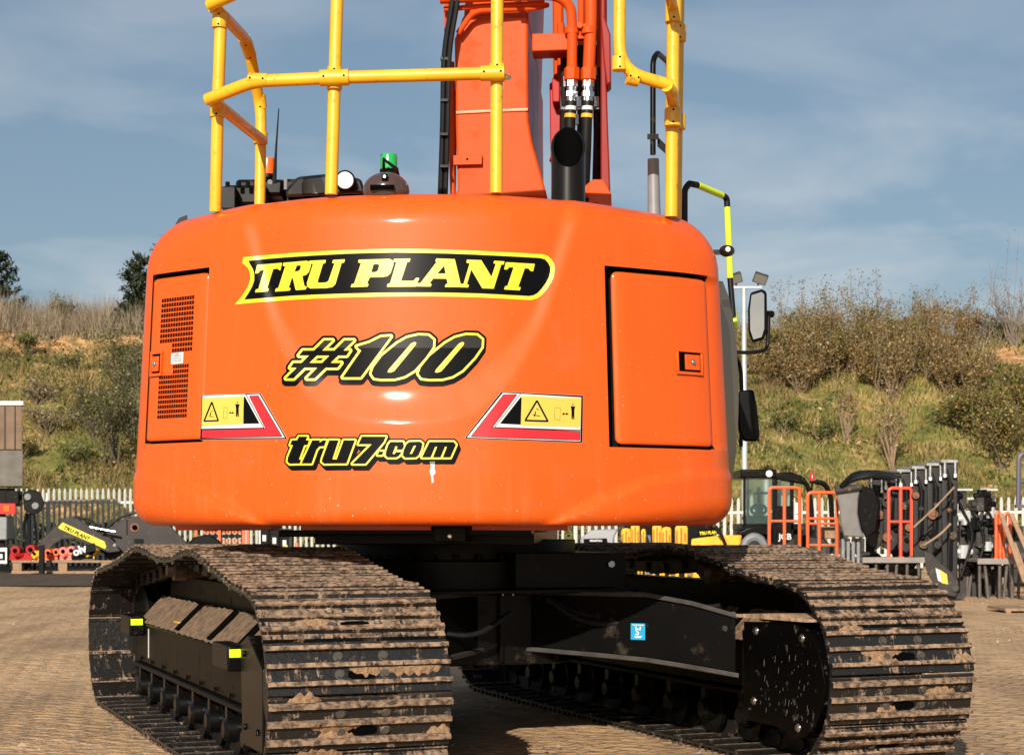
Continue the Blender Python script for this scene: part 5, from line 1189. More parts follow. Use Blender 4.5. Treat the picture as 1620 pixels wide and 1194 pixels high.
# ---- floodlight column
g = pxg(1178, 43); t = thing('lamp_column', 'slim grey lighting column with two floodlights behind the mirrors', 'lamp post', g)
h0 = px(0, 456, 43).z
mb = MB().tube([g, g + Vector((0, 0, h0 * .5)), g + Vector((-.02, 0, h0))], [.085, .07, .055], 14); mb.box(g.x - .12, g.x + .12, 42.9, 43.1, 0, .02); build('pole', mb, M_GALV, t)
build('crossarm', MB().box(g.x - .35, g.x + .42, 42.95, 43.05, h0, h0 + .04), M_GALV, t)
for x0, s_ in ((1203, 1), (1163, -1)):
    c = px(x0, 441, 42.9); mb = MB(); rx = Matrix.Rotation(R_(-35), 3, 'X') @ Matrix.Rotation(R_(14 * s_), 3, 'Z')
    fr = lambda a, b, c_: c + Matrix.Rotation(R_(18 * s_), 3, 'Y') @ (Matrix.Rotation(R_(30), 3, 'X') @ Vector((a, b, c_)))
    mb.box(-.17, .17, -.03, .07, -.13, .13, fn=fr); mb.box(-.15, .15, -.034, -.03, -.11, .11, 1, fn=fr); mb.box(-.02, .02, .02, .06, -.2, -.13, fn=fr)
    build('floodlight', mb, [M_GREY, mat('floodlight_glass', (.16, .15, .13), .1, coat=.5)], t, bevel=.006)

# ---- left edge: lorry, tyre-side parts, booms and pallets
D = 38.5
def bxp(mb, x0, x1, y0, y1, D, dep, mi=0, sk=0.0):
    a, b = px(x0, y1, D), px(x1, y0, D); return mb.box(a.x, b.x, D, D + dep, a.z, b.z, mi, fn=(lambda x, y, z: (x + (y - D) * sk, y, z)) if sk else None)
g = pxg(-40, D); t = thing('tipper_lorry', 'tail of a lorry with a brown weathered body at the left edge', 'lorry', g)
mb = MB(); bxp(mb, -210, 36, 712, 769, D, 1.0, 1, -.3); bxp(mb, -210, 35, 640, 711, D + .02, 1.0, 0, -.3); bxp(mb, -212, 37, 634, 641, D - .02, 1.0, 2, -.3)
for x in (-60, -38, -16, 6, 22): bxp(mb, x, x + 2, 642, 710, D - .01, .03, 3)
build('cargo_body', mb, [mat('weathered_brown_board', (.165, .105, .065), .8, var=.3, vscale=3), mat('grey_lower_board', (.13, .115, .095), .85, var=.3, vscale=4), M_GALV, mat('board_joint', (.09, .06, .04), .8)], t, bevel=.01)
mb = MB(); bxp(mb, -210, 24, 772, 812, D + .2, 1.0, 0, -.3); bxp(mb, 8, 30, 776, 800, D + .1, .3); bxp(mb, -210, 8, 812, 880, D + .3, .8, 0, -.3); bxp(mb, -20, 16, 869, 890, D + .05, .1)
build('chassis', mb, M_BK, t, bevel=.02)
mb = MB(); bxp(mb, -30, 24, 796, 813, D - .05, .12); build('tail_light', mb, M_REDL, t, bevel=.01)
mb = MB(); bxp(mb, 5, 15, 799, 809, D - .07, .03); build('indicator', mb, M_AMB, t, bevel=.008)
mb = MB(); bxp(mb, -40, 11, 816, 854, D + .1, .6); build('side_tank', mb, M_LGREY, t, bevel=.03)
mb = MB(); bxp(mb, -20, 11, 866, 891, D - .02, .03); bxp(mb, -14, 8, 872, 886, D - .024, .004, 1); bxp(mb, -10, 4, 876, 883, D - .028, .004, 0); build('number_plate', mb, [M_DW, M_DK], t)
mb = MB()
for (x, y) in ((-75, 880), (-120, 880)): c = px(x, 862, D + 1.2); mb.tube([(c.x, D + .3, .5), (c.x, D + .32, .5), (c.x, D + .7, .5), (c.x, D + .72, .5)], [.3, .5, .5, .3], 24)
build('wheel', mb, M_RUB_GAP, t)
g = pxg(50, 38.2); t = thing('hydraulic_grab', 'black hydraulic grab head hanging off the back of the lorry', 'grab', g)
mb = MB().prism([(36, 780), (48, 773), (64, 778), (70, 795), (66, 808), (52, 815), (38, 806)], lambda a, b, d: px(a, b, 38.2 + d), 0, .6)
for x, y in ((44, 786), (56, 800)): mb.cyl(px(x, y, 38.14), px(x, y, 39.0), .08, 12, 1)
build('head', mb, [M_BK, M_LGREY], t, bevel=.02)
mb = MB().tube([px(42, 812, 38.1), px(36, 840, 38.2), px(48, 870, 38.2), px(40, 900, 38.3)], .035, 8, bend=.2); mb.tube([px(54, 812, 38.2), px(58, 850, 38.3), px(54, 904, 38.4)], .028, 8, bend=.2); mb.tube([px(46, 905, 38.2), px(46, 812, 38.2)], .05, 8)
build('hose', mb, M_RUB_GAP, t)
g = pxg(25, 39); t = thing('orange_gas_bottle', 'small orange cylinder standing between the lorry and the fence', 'gas bottle', pxg(22, 39.5))
c = pxg(22, 39.5); build('bottle', MB().tube([c, c + Vector((0, 0, .05)), c + Vector((0, 0, .5)), c + Vector((0, 0, .57)), c + Vector((0, 0, .62))], [.05, .065, .065, .03, .025], 16), M_YP, t)
# dark grey boom with the company name
D = 38.3
g = pxg(130, D); t = thing('digger_boom', 'dark grey digger boom lying on the ground with a yellow name strip', 'digger boom', g)
poly = [(58, 862), (98, 822), (112, 817), (122, 820), (150, 838), (186, 864), (190, 872), (172, 874), (140, 862), (118, 852), (98, 853), (84, 862), (70, 882), (60, 888)]
fr = lambda a, b, d: px(a, b, D + d)
build('boom_casing', MB().prism(poly, fr, 0, .42), M_GREY, t, bevel=.02)
mb = MB().prism([(99, 826), (103, 828), (165, 856), (168, 864), (166, 868), (160, 865), (94, 836), (92, 834)], fr, -.006, -.002)
dx = (px(168, 862, D) - px(97, 829, D)); L_ = dx.length; dx.normalize(); dz = Vector((-dx.z, 0, dx.x))
if dz.z < 0: dz = -dz
c0 = px(97.5, 835.0, D - .01)
text_mesh(mb, 'TRU PLANT', .118, lambda a, b: c0 + dx * (a * 1.02 + .03) + dz * b, 1, bold=.004, shear=.25)
build('name_strip', mb, [M_DY, M_DK], t, smooth=0)
mb = MB(); mb.cyl(px(181, 862, D - .03), px(181, 862, D + .5), .035, 12)
build('pivot_pin', mb, M_STEEL, t)
mb = MB()
for p0, p1 in (((108, 820), (150, 842)), ((118, 822), (160, 836)), ((148, 842), (176, 850))): mb.tube([px(*p0, D + .2), px((p0[0] + p1[0]) / 2, min(p0[1], p1[1]) - 4, D + .2), px(*p1, D + .2)], .022, 8, bend=.3)
build('hydraulic_hose', mb, M_RUB_GAP, t)
mb = MB(); mb.cyl(px(134, 832, D + .1), px(183, 841, D + .1), .03, 10); build('ram_rod', mb, M_STEEL, t)
D = 38.7; g = pxg(220, D); t = thing('boom_section', 'broad dark grey boom section resting on the ground behind the track', 'digger boom', g)
poly = [(150, 862), (168, 838), (186, 826), (205, 818), (226, 815), (262, 824), (296, 858), (300, 892), (186, 892), (172, 884)]
fr33 = lambda a, b, d: px(a, b, D + d)
build('boom_casing', MB().prism(poly, fr33, 0, .5), mat('mid_grey_paint', (.048, .041, .038), .55, spec=.15, var=.2, vscale=2, dirt=((.2, .14, .1), .08, 6)), t, bevel=.03)
mb = MB(); mb.cyl(px(213, 834, D - .03), px(213, 834, D + .02), .10, 20); mb.cyl(px(213, 834, D - .05), px(213, 834, D + .02), .06, 16, 1); build('pivot_boss', mb, [mat('rusty_steel', (.20, .08, .04), .7, var=.3), M_DARK], t)
mb = MB().tube([px(168, 836, D + .1), px(186, 820, D + .1), px(205, 812, D + .1), px(228, 809, D + .1), px(262, 818, D + .1), px(285, 838, D + .1)], .03, 8, bend=.3); build('hydraulic_hose', mb, M_RUB_GAP, t)
mb = MB(); bxp(mb, 212, 226, 852, 858, D - .04, .05); build('stop_block', mb, M_BK, t); mb = MB(); bxp(mb, 200, 201.2, 822, 846, D - .02, .03); build('weld_strip', mb, M_BK, t)
# pallet with painted castings
D = 37.9; g = pxg(80, D); t = thing('timber_pallet', 'timber pallet on the tarmac loaded with red and yellow castings', 'pallet', g)
mb = MB()
for x in (20, 92, 160):
    for i in range(3): bxp(mb, x, x + 14, 890, 903, D + i * .45, .12)
bxp(mb, 18, 177, 903, 907, D, 1.0)
for i in range(6): bxp(mb, 18, 177, 886, 889.5, D - .02 + i * .18, .14)
build('boards', mb, M_WOOD, t)
def casting(x0, x1, y0, y1, m_, label, k):
    mb = MB(); w_ = x1 - x0; h = y1 - y0
    prof = [(x0, y1), (x0 + w_ * .06, y0 + h * .5), (x0 + w_ * .5, y0 + h * .62), (x1 - w_ * .1, y0 + h * .42), (x1, y1)]
    mb.prism(prof, lambda a, b, d: px(a, b, 37.9 + d), .1, .4); rr_ = h * .3 / FPX * 37.9
    for f, g2 in ((.2, .42), (.78, .36)): c = px(x0 + w_ * f, y0 + h * g2, 37.9); mb.cyl((c.x, 37.96, c.z), (c.x, 38.34, c.z), rr_, 16); mb.cyl((c.x, 37.95, c.z), (c.x, 37.97, c.z), rr_ * .5, 12, 1)
    c = px(x0 + w_ * .5, y0 + h * .7, 37.9); mb.cyl((c.x - w_ * .004, 37.9, c.z), (c.x + w_ * .004, 38.2, c.z), rr_ * .5, 8)
    o = build('quick_coupler', mb, [m_, M_DARK], None, bevel=.015); tag(o, label, 'coupler'); return o
casting(14, 56, 860, 886, M_RED, 'red quick coupler at the left end of the pallet', 0)
casting(50, 66, 868, 887, M_YP, 'small yellow coupler beside the red one', 0)
casting(70, 92, 866, 886, M_OG, 'orange quick coupler in the middle of the pallet', 0)
casting(94, 116, 862, 886, mat('salmon_paint', (.75, .16, .12), .4, var=.1), 'salmon red coupler beside the black one on the pallet', 0)
casting(112, 150, 868, 887, mat('teal_black_paint', (.03, .045, .045), .4), 'black coupler with white lettering at the right of the pallet', 0)
casting(134, 150, 866, 884, M_YP, 'yellow coupler under the grey boom', 0)
D = 37.5; g = pxg(65, D); mb = MB(); bxp(mb, 61, 69, 862, 912, D, .12); mb.box(g.x - .2, g.x + .2, D - .15, D + .3, 0, .035); o = build('steel_post', mb, M_BK, None, bevel=.01); tag(o, 'short black steel post standing in front of the pallet', 'post')
mb = MB(); c0 = px(117, 878, 37.78); c1 = px(148, 866, 37.78); dx = (c1 - c0).normalized(); dz = Vector((-dx.z, 0, dx.x)); mb.prism([(112, 882), (116, 868), (150, 858), (152, 870)], lambda a, b, d: px(a, b, 37.8 + d), 0, .2, 1); text_mesh(mb, 'olv', .25, lambda a, b: c0 + dx * a + dz * (b - .02), 0, bold=.01)
o = build('lettered_casing', mb, [M_DW, M_BK], None); tag(o, 'black casing with large white letters under the grey boom', 'casing')
# under the counterweight: racks of tools, cone
D = 34.0
g = pxg(385, D); t = thing('tool_rack', 'orange rack of rusty teeth and chains seen under the counterweight', 'rack', g)
mb = MB()
for x in (308, 345, 383, 390): bxp(mb, x, x + 4, 830, 905, D, .06)
bxp(mb, 306, 394, 832, 836, D - .01, .08); bxp(mb, 306, 394, 880, 884, D - .01, .08); build('rack_frame', mb, M_OG, t)
mb = MB()
for i in range(12):
    for j in range(4): x = 322 + i * 5; y = 838 + j * 7; bxp(mb, x, x + 3.6, y, y + 5.5, D + .1, .1, (i * 3 + j) % 3)
build('hung_parts', mb, [mat('rust_orange', (.5, .15, .05), .7, var=.3), M_BK, mat('pale_rust', (.42, .24, .15), .8)], t)
g = pxg(322, 31); mb = MB(); pts = [(296, 866), (300, 856), (308, 849), (322, 846), (338, 848), (348, 855), (352, 866)]
mb.prism(pts, lambda a, b, d: px(a, b, 31 + d), 0, .6); mb.prism([(296, 866), (352, 866), (352, 920), (296, 920)], lambda a, b, d: px(a, b, 31 + d), 0, .6); o = build('digger_bucket', mb, M_BK, None, bevel=.03); tag(o, 'rounded black digger bucket just behind the left track', 'bucket')
for i, (x, m_, lb) in enumerate(((412, M_BK, 'black equipment case with a white patch under the counterweight'), (428, M_BK, 'black equipment case with a yellow patch under the counterweight'), (444, M_BK, 'black equipment case nearest the orange cone'))):
    mb = MB(); bxp(mb, x, x + 13, 836, 904, 35, .5); bxp(mb, x + 3, x + 9, 846 + 4 * i, 856 + 4 * i, 34.98, .015, 1); bxp(mb, x + 4, x + 11, 862, 866, 34.98, .015, 2); o = build('equipment_case', mb, [m_, M_DW, M_DY], None, bevel=.02); tag(o, lb, 'case')
def cone(x, D, h, lb):
    g = pxg(x, D); t = thing('traffic_cone', lb, 'traffic cone', g)
    build('cone_body', MB().tube([g + Vector((0, 0, .03)), g + Vector((0, 0, h * .45)), g + Vector((0, 0, h))], [.15, .09, .03], 16), M_OG, t); build('cone_base', MB().box(g.x - .2, g.x + .2, D - .2, D + .2, 0, .03), M_RUB_GAP, t); build('sleeve', MB().tube([g + Vector((0, 0, h * .42)), g + Vector((0, 0, h * .66))], [.1, .073], 16), M_DW, t)
cone(470, 30, .78, 'orange traffic cone with a white band under the counterweight')
# ---- behind on the right: pickup front, yellow attachments
D = 29.0; g = pxg(952, D); t = thing('compact_loader', 'grey bonnet of a small machine with a black grille under the counterweight', 'loader', g)
fr = lambda a, b, d: px(a, b, D + d)
build('bonnet', MB().prism([(918, 900), (918, 852), (926, 845), (936, 838), (978, 836), (972, 850), (970, 876), (972, 900)], fr, 0, 1.6), mat('silver_grey_paint', (.34, .34, .37), .3, metal=.3, coat=.4), t, bevel=.03)
mb = MB().prism([(923, 852), (960, 851), (962, 862), (958, 873), (932, 873), (924, 866)], fr, -.02, .0); build('grille', mb, M_DK, t, bevel=.006)
mb = MB(); c0 = px(933, 856.3, D - .03); text_mesh(mb, 'MANITOU', .045, lambda a, b: c0 + Vector((a, 0, b)), 0, bold=.002); build('badge', mb, M_DW, t, smooth=0)
for x in (920, 961): mb = MB(); mb.cyl(px(x, 873, D - .05), px(x, 873, D), .06, 14); build('headlight', mb, M_LENS, t)
mb = MB(); bxp(mb, 903, 910, 866, 880, D - .05, .1); build('tail_light', mb, M_REDL, t, bevel=.01)
mb = MB()
for x in (-1, 1): mb.cyl((g.x + x * .24 - .06, D + .8, .22), (g.x + x * .24 + .06, D + .8, .22), .22, 18)
build('wheel', mb, M_RUB_GAP, t)
mb = MB(); bxp(mb, 988, 1128, 826, 905, 33.2, 1.2); o = build('steel_skip', mb, M_BK, None, bevel=.04); tag(o, 'dark steel skip behind the yellow breakers', 'skip')
def ybreaker(x0, x1, y0, lb):
    D = 30.5; g = pxg((x0 + x1) / 2, D); y0 -= 9; t = thing('hydraulic_breaker', lb, 'breaker', g, 'yellow hydraulic breakers standing in a row'); w_ = x1 - x0
    mb = MB().prism([(x0, 872), (x0, y0 + 4), (x0 + w_ * .1, y0), (x0 + w_ * .5, y0 - 1), (x0 + w_ * .92, y0), (x1, y0 + 4), (x1, 872)], lambda a, b, d: px(a, b, D + d), 0, .4); build('housing', mb, M_YP, t, bevel=.02)
    mb = MB(); bxp(mb, x0 + w_ * .42, x0 + w_ * .56, y0 + 4, 866, D - .02, .03); bxp(mb, x0 + w_ * .08, x0 + w_ * .2, y0 + 8, 864, D - .02, .03); bxp(mb, x0 + w_ * .72, x0 + w_ * .86, y0 + 12, 856, D - .02, .03); build('slot', mb, mat('amber_shade_slot', (.35, .12, .01), .6), t)
    mb = MB(); bxp(mb, x0 - 1, x1 + 1, 860, 863, D - .04, .05); build('strap', mb, M_BK, t)
    mb = MB(); bxp(mb, x0 - 1, x1 + 1, 866, 877, D - .02, .45); build('foot', mb, M_YP, t, bevel=.015)
    mb = MB(); bxp(mb, x0, x1, 877, 927, D + .04, .35); build('lower_frame', mb, M_YP, t, bevel=.02)
    mb = MB(); bxp(mb, x0 + w_ * .3, x0 + w_ * .75, 890, 915, D + .01, .02); build('lower_opening', mb, M_BK, t)
ybreaker(983, 998, 845, 'yellow breaker nearest the grey bonnet'); ybreaker(998, 1012, 838, 'tall yellow breaker second from the grey bonnet'); ybreaker(1032, 1047, 839, 'yellow breaker just right of the gap in the row'); ybreaker(1047, 1062, 843, 'yellow breaker in the middle beside a white hose'); ybreaker(1014, 1022, 846, 'narrow yellow breaker partly hidden beside the blue grey crate'); ybreaker(1068, 1088, 840, 'wide yellow breaker beside the name board')
mb = MB(); bxp(mb, 1014, 1030, 846, 905, 31, .4); o = build('tool_crate', mb, mat('blue_grey_paint', (.10, .13, .2), .5, var=.2), None, bevel=.02); tag(o, 'blue grey crate in the gap between yellow breakers', 'crate')
D = 29.5; g = pxg(1140, D); t = thing('yellow_attachment', 'large yellow attachment with black name board and box end', 'attachment', g); fr = lambda a, b, d: px(a, b, D + d)
build('arm', MB().prism([(1094, 852), (1142, 846), (1142, 862), (1120, 872), (1108, 882), (1092, 884)], fr, 0, .4), M_YP, t, bevel=.02)
build('box_end', MB().prism([(1143, 846), (1174, 846), (1168, 878), (1150, 884), (1133, 882)], fr, -.15, .4), M_YP, t, bevel=.03)
mb = MB().prism([(1104, 837), (1140, 834), (1142, 844), (1104, 848)], fr, -.05, -.02); c0 = px(1106.5, 845.8, D - .06); text_mesh(mb, 'TRU PLANT', .075, lambda a, b: c0 + Vector((a * .86, 0, b + a * .07)), 1, bold=.003); build('name_board', mb, [M_DK, M_DY], t, smooth=0)
mb = MB(); mb.tube([px(1132, 832, D - .2), px(1142, 848, D - .2), px(1148, 862, D - .2)], .03, 8); build('hose', mb, M_RUB_GAP, t)
build('curved_strut', MB().tube([px(1098, 886, D - .1), px(1112, 872, D - .1), px(1128, 862, D - .1)], .045, 10, bend=.2), M_YP, t)
mb = MB(); bxp(mb, 1096, 1165, 880, 915, D + .05, .35); build('skid', mb, M_YP, t, bevel=.02)
# wheeled loader with glazed cab
D = 32.0; g = pxg(1240, D); t = thing('telehandler', 'black telehandler with glazed cab and red beacon behind orange gates', 'telehandler', g); fr = lambda a, b, d: px(a, b, D + d)
mb = MB(); bxp(mb, 1172, 1228, 742, 756, D - .05, 1.5); mb.prism([(1226, 748), (1250, 746), (1268, 752), (1280, 765), (1283, 776), (1270, 766), (1226, 758)], fr, -.02, 1.4); build('cab_roof', mb, M_BK, t, bevel=.03)
mb = MB(); bxp(mb, 1176, 1180, 754, 832, D, .06); bxp(mb, 1222, 1230, 750, 880, D - .01, .08); bxp(mb, 1250, 1256, 752, 880, D, .08); mb.tube([px(1268, 756, D), px(1279, 770, D), px(1284, 800, D), px(1286, 850, D)], .045, 8, bend=.2); bxp(mb, 1174, 1290, 828, 838, D, 1.4); bxp(mb, 1176, 1180, 754, 832, D + 1.4, .06); bxp(mb, 1222, 1230, 750, 840, D + 1.4, .08)
build('cab_frame', mb, M_BK, t, bevel=.01)
build('cab_door', MB().prism([(1228, 800), (1252, 800), (1252, 882), (1228, 882)], fr, -.03, .02), M_BK, t, bevel=.01)
mb = MB(); c0 = px(1232, 853, D - .04); text_mesh(mb, 'JCB', .155, lambda a, b: c0 + Vector((a, 0, b)), 0, bold=.004); build('maker_lettering', mb, M_DW, t, smooth=0)
mb = MB(); mb.add([px(1180, 757, D + .03), px(1222, 757, D + .03), px(1222, 828, D + .03), px(1180, 828, D + .03)], [(3, 2, 1, 0)]); build('windscreen', mb, M_GLASS, t, smooth=0)
mb = MB(); mb.add([px(1230, 760, D + .03), px(1250, 760, D + .03), px(1250, 800, D + .03), px(1230, 800, D + .03)], [(3, 2, 1, 0)]); build('side_window', mb, M_GLASS, t, smooth=0)
mb = MB(); c = px(1217, 749, D - .1); mb.cyl((c.x, c.y, c.z), (c.x, c.y + .06, c.z), .06, 16); build('work_light', mb, M_LENS, t)
mb = MB(); bxp(mb, 1190, 1214, 778, 782, D + .6, .05); bxp(mb, 1196, 1206, 800, 830, D + .5, .5); mb.tube([px(1199, 770, D + .3), px(1200, 800, D + .3)], .04, 8); bxp(mb, 1182, 1215, 815, 832, D + .2, .6); build('seat', mb, M_RUB_GAP, t, bevel=.03)
mb = MB(); c = px(1200, 806, D + .1); mb.tube([(c.x + .14 * math.cos(a), c.y, c.z + .09 * math.sin(a)) for a in np.linspace(0, 6.283, 20)], .03, 8); build('steering_wheel', mb, M_LENS, t)
mb = MB(); c = px(1285, 762, D); mb.cyl((c.x, c.y, c.z - .03), (c.x, c.y, c.z + .02), .05, 14, 1); mb.tube([(c.x, c.y, c.z + .02), (c.x, c.y, c.z + .14), (c.x, c.y, c.z + .17)], [.045, .045, .025], 14); mb.tube([(c.x, c.y, c.z - .03), px(1283, 780, D)], .02, 8, 1); build('beacon', mb, [M_REDL, M_BK], t)
mb = MB(); mb.tube([px(1290, 762, D + .3), px(1304, 764, D + .3), px(1314, 782, D + .3), px(1318, 850, D + .3)], .05, 10, bend=.3); build('guard_hoop', mb, M_BK, t)
mb = MB(); bxp(mb, 1172, 1290, 838, 884, D + .2, 1.2); mb.prism([(1164, 842), (1200, 828), (1218, 832), (1216, 846), (1170, 848)], fr, -.25, .2); build('engine_cover', mb, M_BK, t, bevel=.03)
mb = MB().tube([px(1174, 880, D - .3), px(1178, 858, D - .3), px(1190, 848, D - .3), px(1204, 852, D - .3), px(1212, 872, D - .3)], .08, 8, bend=.2); build('mudguard', mb, mat('muddy_grey_plastic', (.17, .17, .18), .6, var=.3, vscale=12), t)
mb = MB(); c = px(1195, 878, D - .2); mb.tube([(c.x, D - .35, .45), (c.x, D - .33, .45), (c.x, D, .45), (c.x, D + .02, .45)], [.25, .42, .42, .25], 28)
c = px(1270, 878, D); mb.tube([(c.x, D - .1, .45), (c.x, D - .08, .45), (c.x, D + .3, .45), (c.x, D + .32, .45)], [.25, .42, .42, .25], 28); build('wheel', mb, M_RUB_GAP, t)
LEGM = mat('rusty_leg_steel', (.085, .07, .06), .6, var=.35, vscale=9)
# work platforms with orange gates
def platform(x0, x1, yp, D, gates, lb, legs):
    g = pxg((x0 + x1) / 2, D); t = thing('access_platform', lb, 'platform', g, 'work platforms with orange gates'); z = px(0, yp, D).z
    mb = MB(); a, b = px(x0, yp, D), px(x1, yp, D); mb.box(a.x, b.x, D - .1, D + .7, z - .04, z); mb.box(a.x, b.x, D - .13, D - .1, z - .07, z + .01); build('deck', mb, mat('grey_deck_board', (.23, .20, .175), .7, var=.2), t)
    for x in legs:
        q = pxg(x, D); dr = rng.uniform(-.06, .06); build('leg', MB().tube([(q.x + dr, D - .05, 0), (q.x, D - .05, z - .04)], .024, 8), LEGM, t); build('leg', MB().tube([(q.x - dr, D + .6, 0), (q.x, D + .6, z - .04)], .024, 8), LEGM, t)
    for (xa, xb, yt, mids, bars, m_) in gates:
        mb = MB(); r_ = .026
        mb.tube([px(xa, yp, D), px(xa, yt + 3, D), px(xa + 4, yt, D), px(xb - 4, yt, D), px(xb, yt + 3, D), px(xb, yp, D)], r_, 8, bend=.04)
        for xm in mids: mb.tube([px(xm, yt, D), px(xm, yp, D)], r_, 8)
        for yb in bars: mb.tube([px(xa, yb, D), px(xb, yb, D)], r_ * .8, 8)
        for xm in [xa, xb] + list(mids): q = px(xm, yp, D); mb.box(q.x - .04, q.x + .04, D - .04, D + .04, q.z, q.z + .02)
        build('gate', mb, m_, t)
    return t
platform(1213, 1326, 878, 26.0, [(1217, 1265, 771, [1241], [824], M_OG), (1278, 1324, 779, [1296], [820, 828, 862], M_OG)], 'platform with two orange gates in front of the black telehandler', (1280, 1296, 1306, 1322))
RG = mat('red_gate_paint', (.66, .07, .035), .45, var=.1)
platform(1362, 1462, 882, 25.4, [(1406, 1442, 772, [1425], [825], RG), (1443, 1460, 781, [], [832], M_OG)], 'platform with red gates in front of the stacked arms', (1364, 1385, 1403, 1418, 1434, 1452))
platform(1543, 1625, 884, 25.0, [(1576, 1582, 810, [], [], M_OG), (1588, 1598, 812, [], [846], M_OG)], 'platform with narrow orange rails behind the leaning planks', (1548, 1556, 1580, 1592, 1600, 1612))
# clutter between the legs
for i, (x0, x1, y0, y1, m_, lb) in enumerate(((1300, 1322, 832, 852, M_WOOD, 'cardboard-coloured box on the platform behind the gate'), (1262, 1282, 846, 870, M_BK, 'black box between the two orange gates'), (1340, 1352, 870, 932, M_GREY, 'grey drum behind the platform legs'), (1372, 1400, 892, 938, M_BK, 'black crate under the platform with red gates'), (1410, 1440, 890, 936, M_DUST, 'dusty dark crate under the platform deck'), (1558, 1575, 900, 944, M_BK, 'black crate under the platform by the planks'))):
    D = 27.2; mb = MB(); bxp(mb, x0, x1, y0, y1, D, .4); o = build('storage_box', mb, m_, None, bevel=.015); tag(o, lb, 'box')
# orange bent tubes leaning below the gate
mb = MB().tube([px(1279, 878, 25.7), px(1281, 896, 25.7), px(1285, 905, 25.7)], .028, 8, bend=.05); o = build('bent_tube', mb, M_OG, None); tag(o, 'short bent orange tube below the platform gate', 'tube')
# grey bucket on the end of the rack
D = 25.2; g = pxg(1348, D); t = thing('ditching_bucket', 'smooth grey ditching bucket hung at the end of the dark arms', 'bucket', g); fr = lambda a, b, d: px(a, b, D + d)
arc = [(1320, 776), (1324, 770), (1345, 766), (1362, 766), (1358, 790), (1357, 812), (1362, 836), (1368, 850), (1335, 848), (1330, 830), (1328, 806), (1324, 788)]
build('shell', MB().prism(arc, fr, 0, .5), mat('polished_grey_steel', (.17, .16, .15), .38, metal=.3, var=.15, vscale=4), t, bevel=.02)
build('side_plate', MB().prism([(1362, 767), (1384, 774), (1392, 800), (1386, 840), (1370, 852), (1362, 836), (1357, 812), (1358, 790)], fr, .03, .6), M_BK, t, bevel=.02)
mb = MB(); mb.cyl(px(1322, 776, D - .03), px(1362, 770, D - .03), .05, 12); build('lip_bar', mb, M_GREY, t)
mb = MB()
for x in (1334, 1342, 1350, 1358): q = px(x, 852, D + .2); mb.tube([(q.x, D + .2, 0), (q.x, D + .2, q.z)], .028, 8)
build('stand_leg', mb, M_LGREY, t)
# the row of dark digger arms standing on end
def arm(i, x0, x1, yt, yb, lb):
    D = 25.8 - i * .16; t = thing('dipper_stick', lb, 'dipper', pxg((x0 + x1) / 2, D), 'dark digger arms standing in a row'); fr = lambda a, b, d: px(a, b, D + d); w_ = x1 - x0
    mb = MB().prism([(x0, yt + 8), (x1, yt + 4), (x1, yb - 14), (x1 - w_ * .4, yb), (x0, yb - 6)], fr, 0, 1.4); build('arm_casing', mb, mat('dark_arm_paint', (.012, .011, .010), .45, var=.3, vscale=5, dirt=((.06, .05, .04), .10, 10)), t, bevel=.015)
    mb = MB(); bxp(mb, x0 - 1, x1 + 1, yt, yt + 5, D - .05, .8); build('clamp_bar', mb, mat('dull_clamp', (.30, .30, .29), .45, metal=.4, var=.3), t, bevel=.01)
    for q_ in range(4):
        f, g2 = rng.uniform(.15, .85), rng.uniform(.25, .85); q = px(x0 + w_ * f, yt + (yb - yt) * g2, D - .03); r2 = rng.uniform(.03, .075); mb = MB().cyl((q.x, D - .07, q.z), (q.x, D + .02, q.z), r2, 14); mb.cyl((q.x, D - .09, q.z), (q.x, D - .07, q.z), r2 * .5, 6); build('pin_boss', mb, (M_BK, M_GREY, M_DUST, mat('rusty_steel', (.20, .08, .04), .7, var=.3))[q_], t)
    mb = MB().prism([(x0 + w_ * .3, yt + 30), (x0 + w_ * .75, yt + 38), (x0 + w_ * .7, yb - 40), (x0 + w_ * .35, yb - 30)], fr, -.03, 0); build('stiffener_plate', mb, M_BK, t, bevel=.006)
    for f in (.2, .85): mb = MB(); q = px(x0 + w_ * f, yt + 4, D - .06); mb.cyl((q.x, D - .06, q.z), (q.x, D - .06, q.z - .17), .022, 8); mb.cyl((q.x, D - .06, q.z - .17), (q.x, D - .06, q.z - .22), .036, 6); build('clamp_bolt', mb, M_STEEL, t)
    mb = MB(); mb.tube([px(x0 + w_ * .3, yt + 16, D - .04), px(x0 + w_ * .6, yt + 40, D - .06), px(x0 + w_ * .4, yb - 30, D - .04)], .02, 8, bend=.2); build('hydraulic_hose', mb, M_RUB_GAP, t)
LBA = ['dark arm next to the smooth grey bucket', 'second dark arm from the grey bucket', 'third dark arm from the grey bucket', 'fourth dark arm from the grey bucket', 'dark arm left of the tallest in the row', 'tallest dark arm at the right end of the row']
for i, (x0, x1, yt, yb) in enumerate(((1374, 1399, 752, 868), (1397, 1422, 747, 872), (1420, 1446, 742, 875), (1444, 1469, 737, 886), (1467, 1492, 732, 915), (1490, 1515, 727, 940))): arm(i, x0, x1, yt, yb, LBA[i])
g = pxg(1405, 25.6); t = thing('hose_bundle', 'black hoses coiled on top of the arms beside the bucket', 'hoses', px(1375, 765, 25.4))
for k_ in range(4): mb = MB().tube([px(1330 + k_ * 3, 769 - k_ * 3, 25.1), px(1352, 757 - k_ * 3, 25.2 + k_ * .05), px(1380, 752 - k_ * 2, 25.2 + k_ * .05), px(1408 + k_ * 6, 758 - k_ * 2, 25.3)], .035, 8, bend=.3); build('hose', mb, M_RUB_GAP, t)
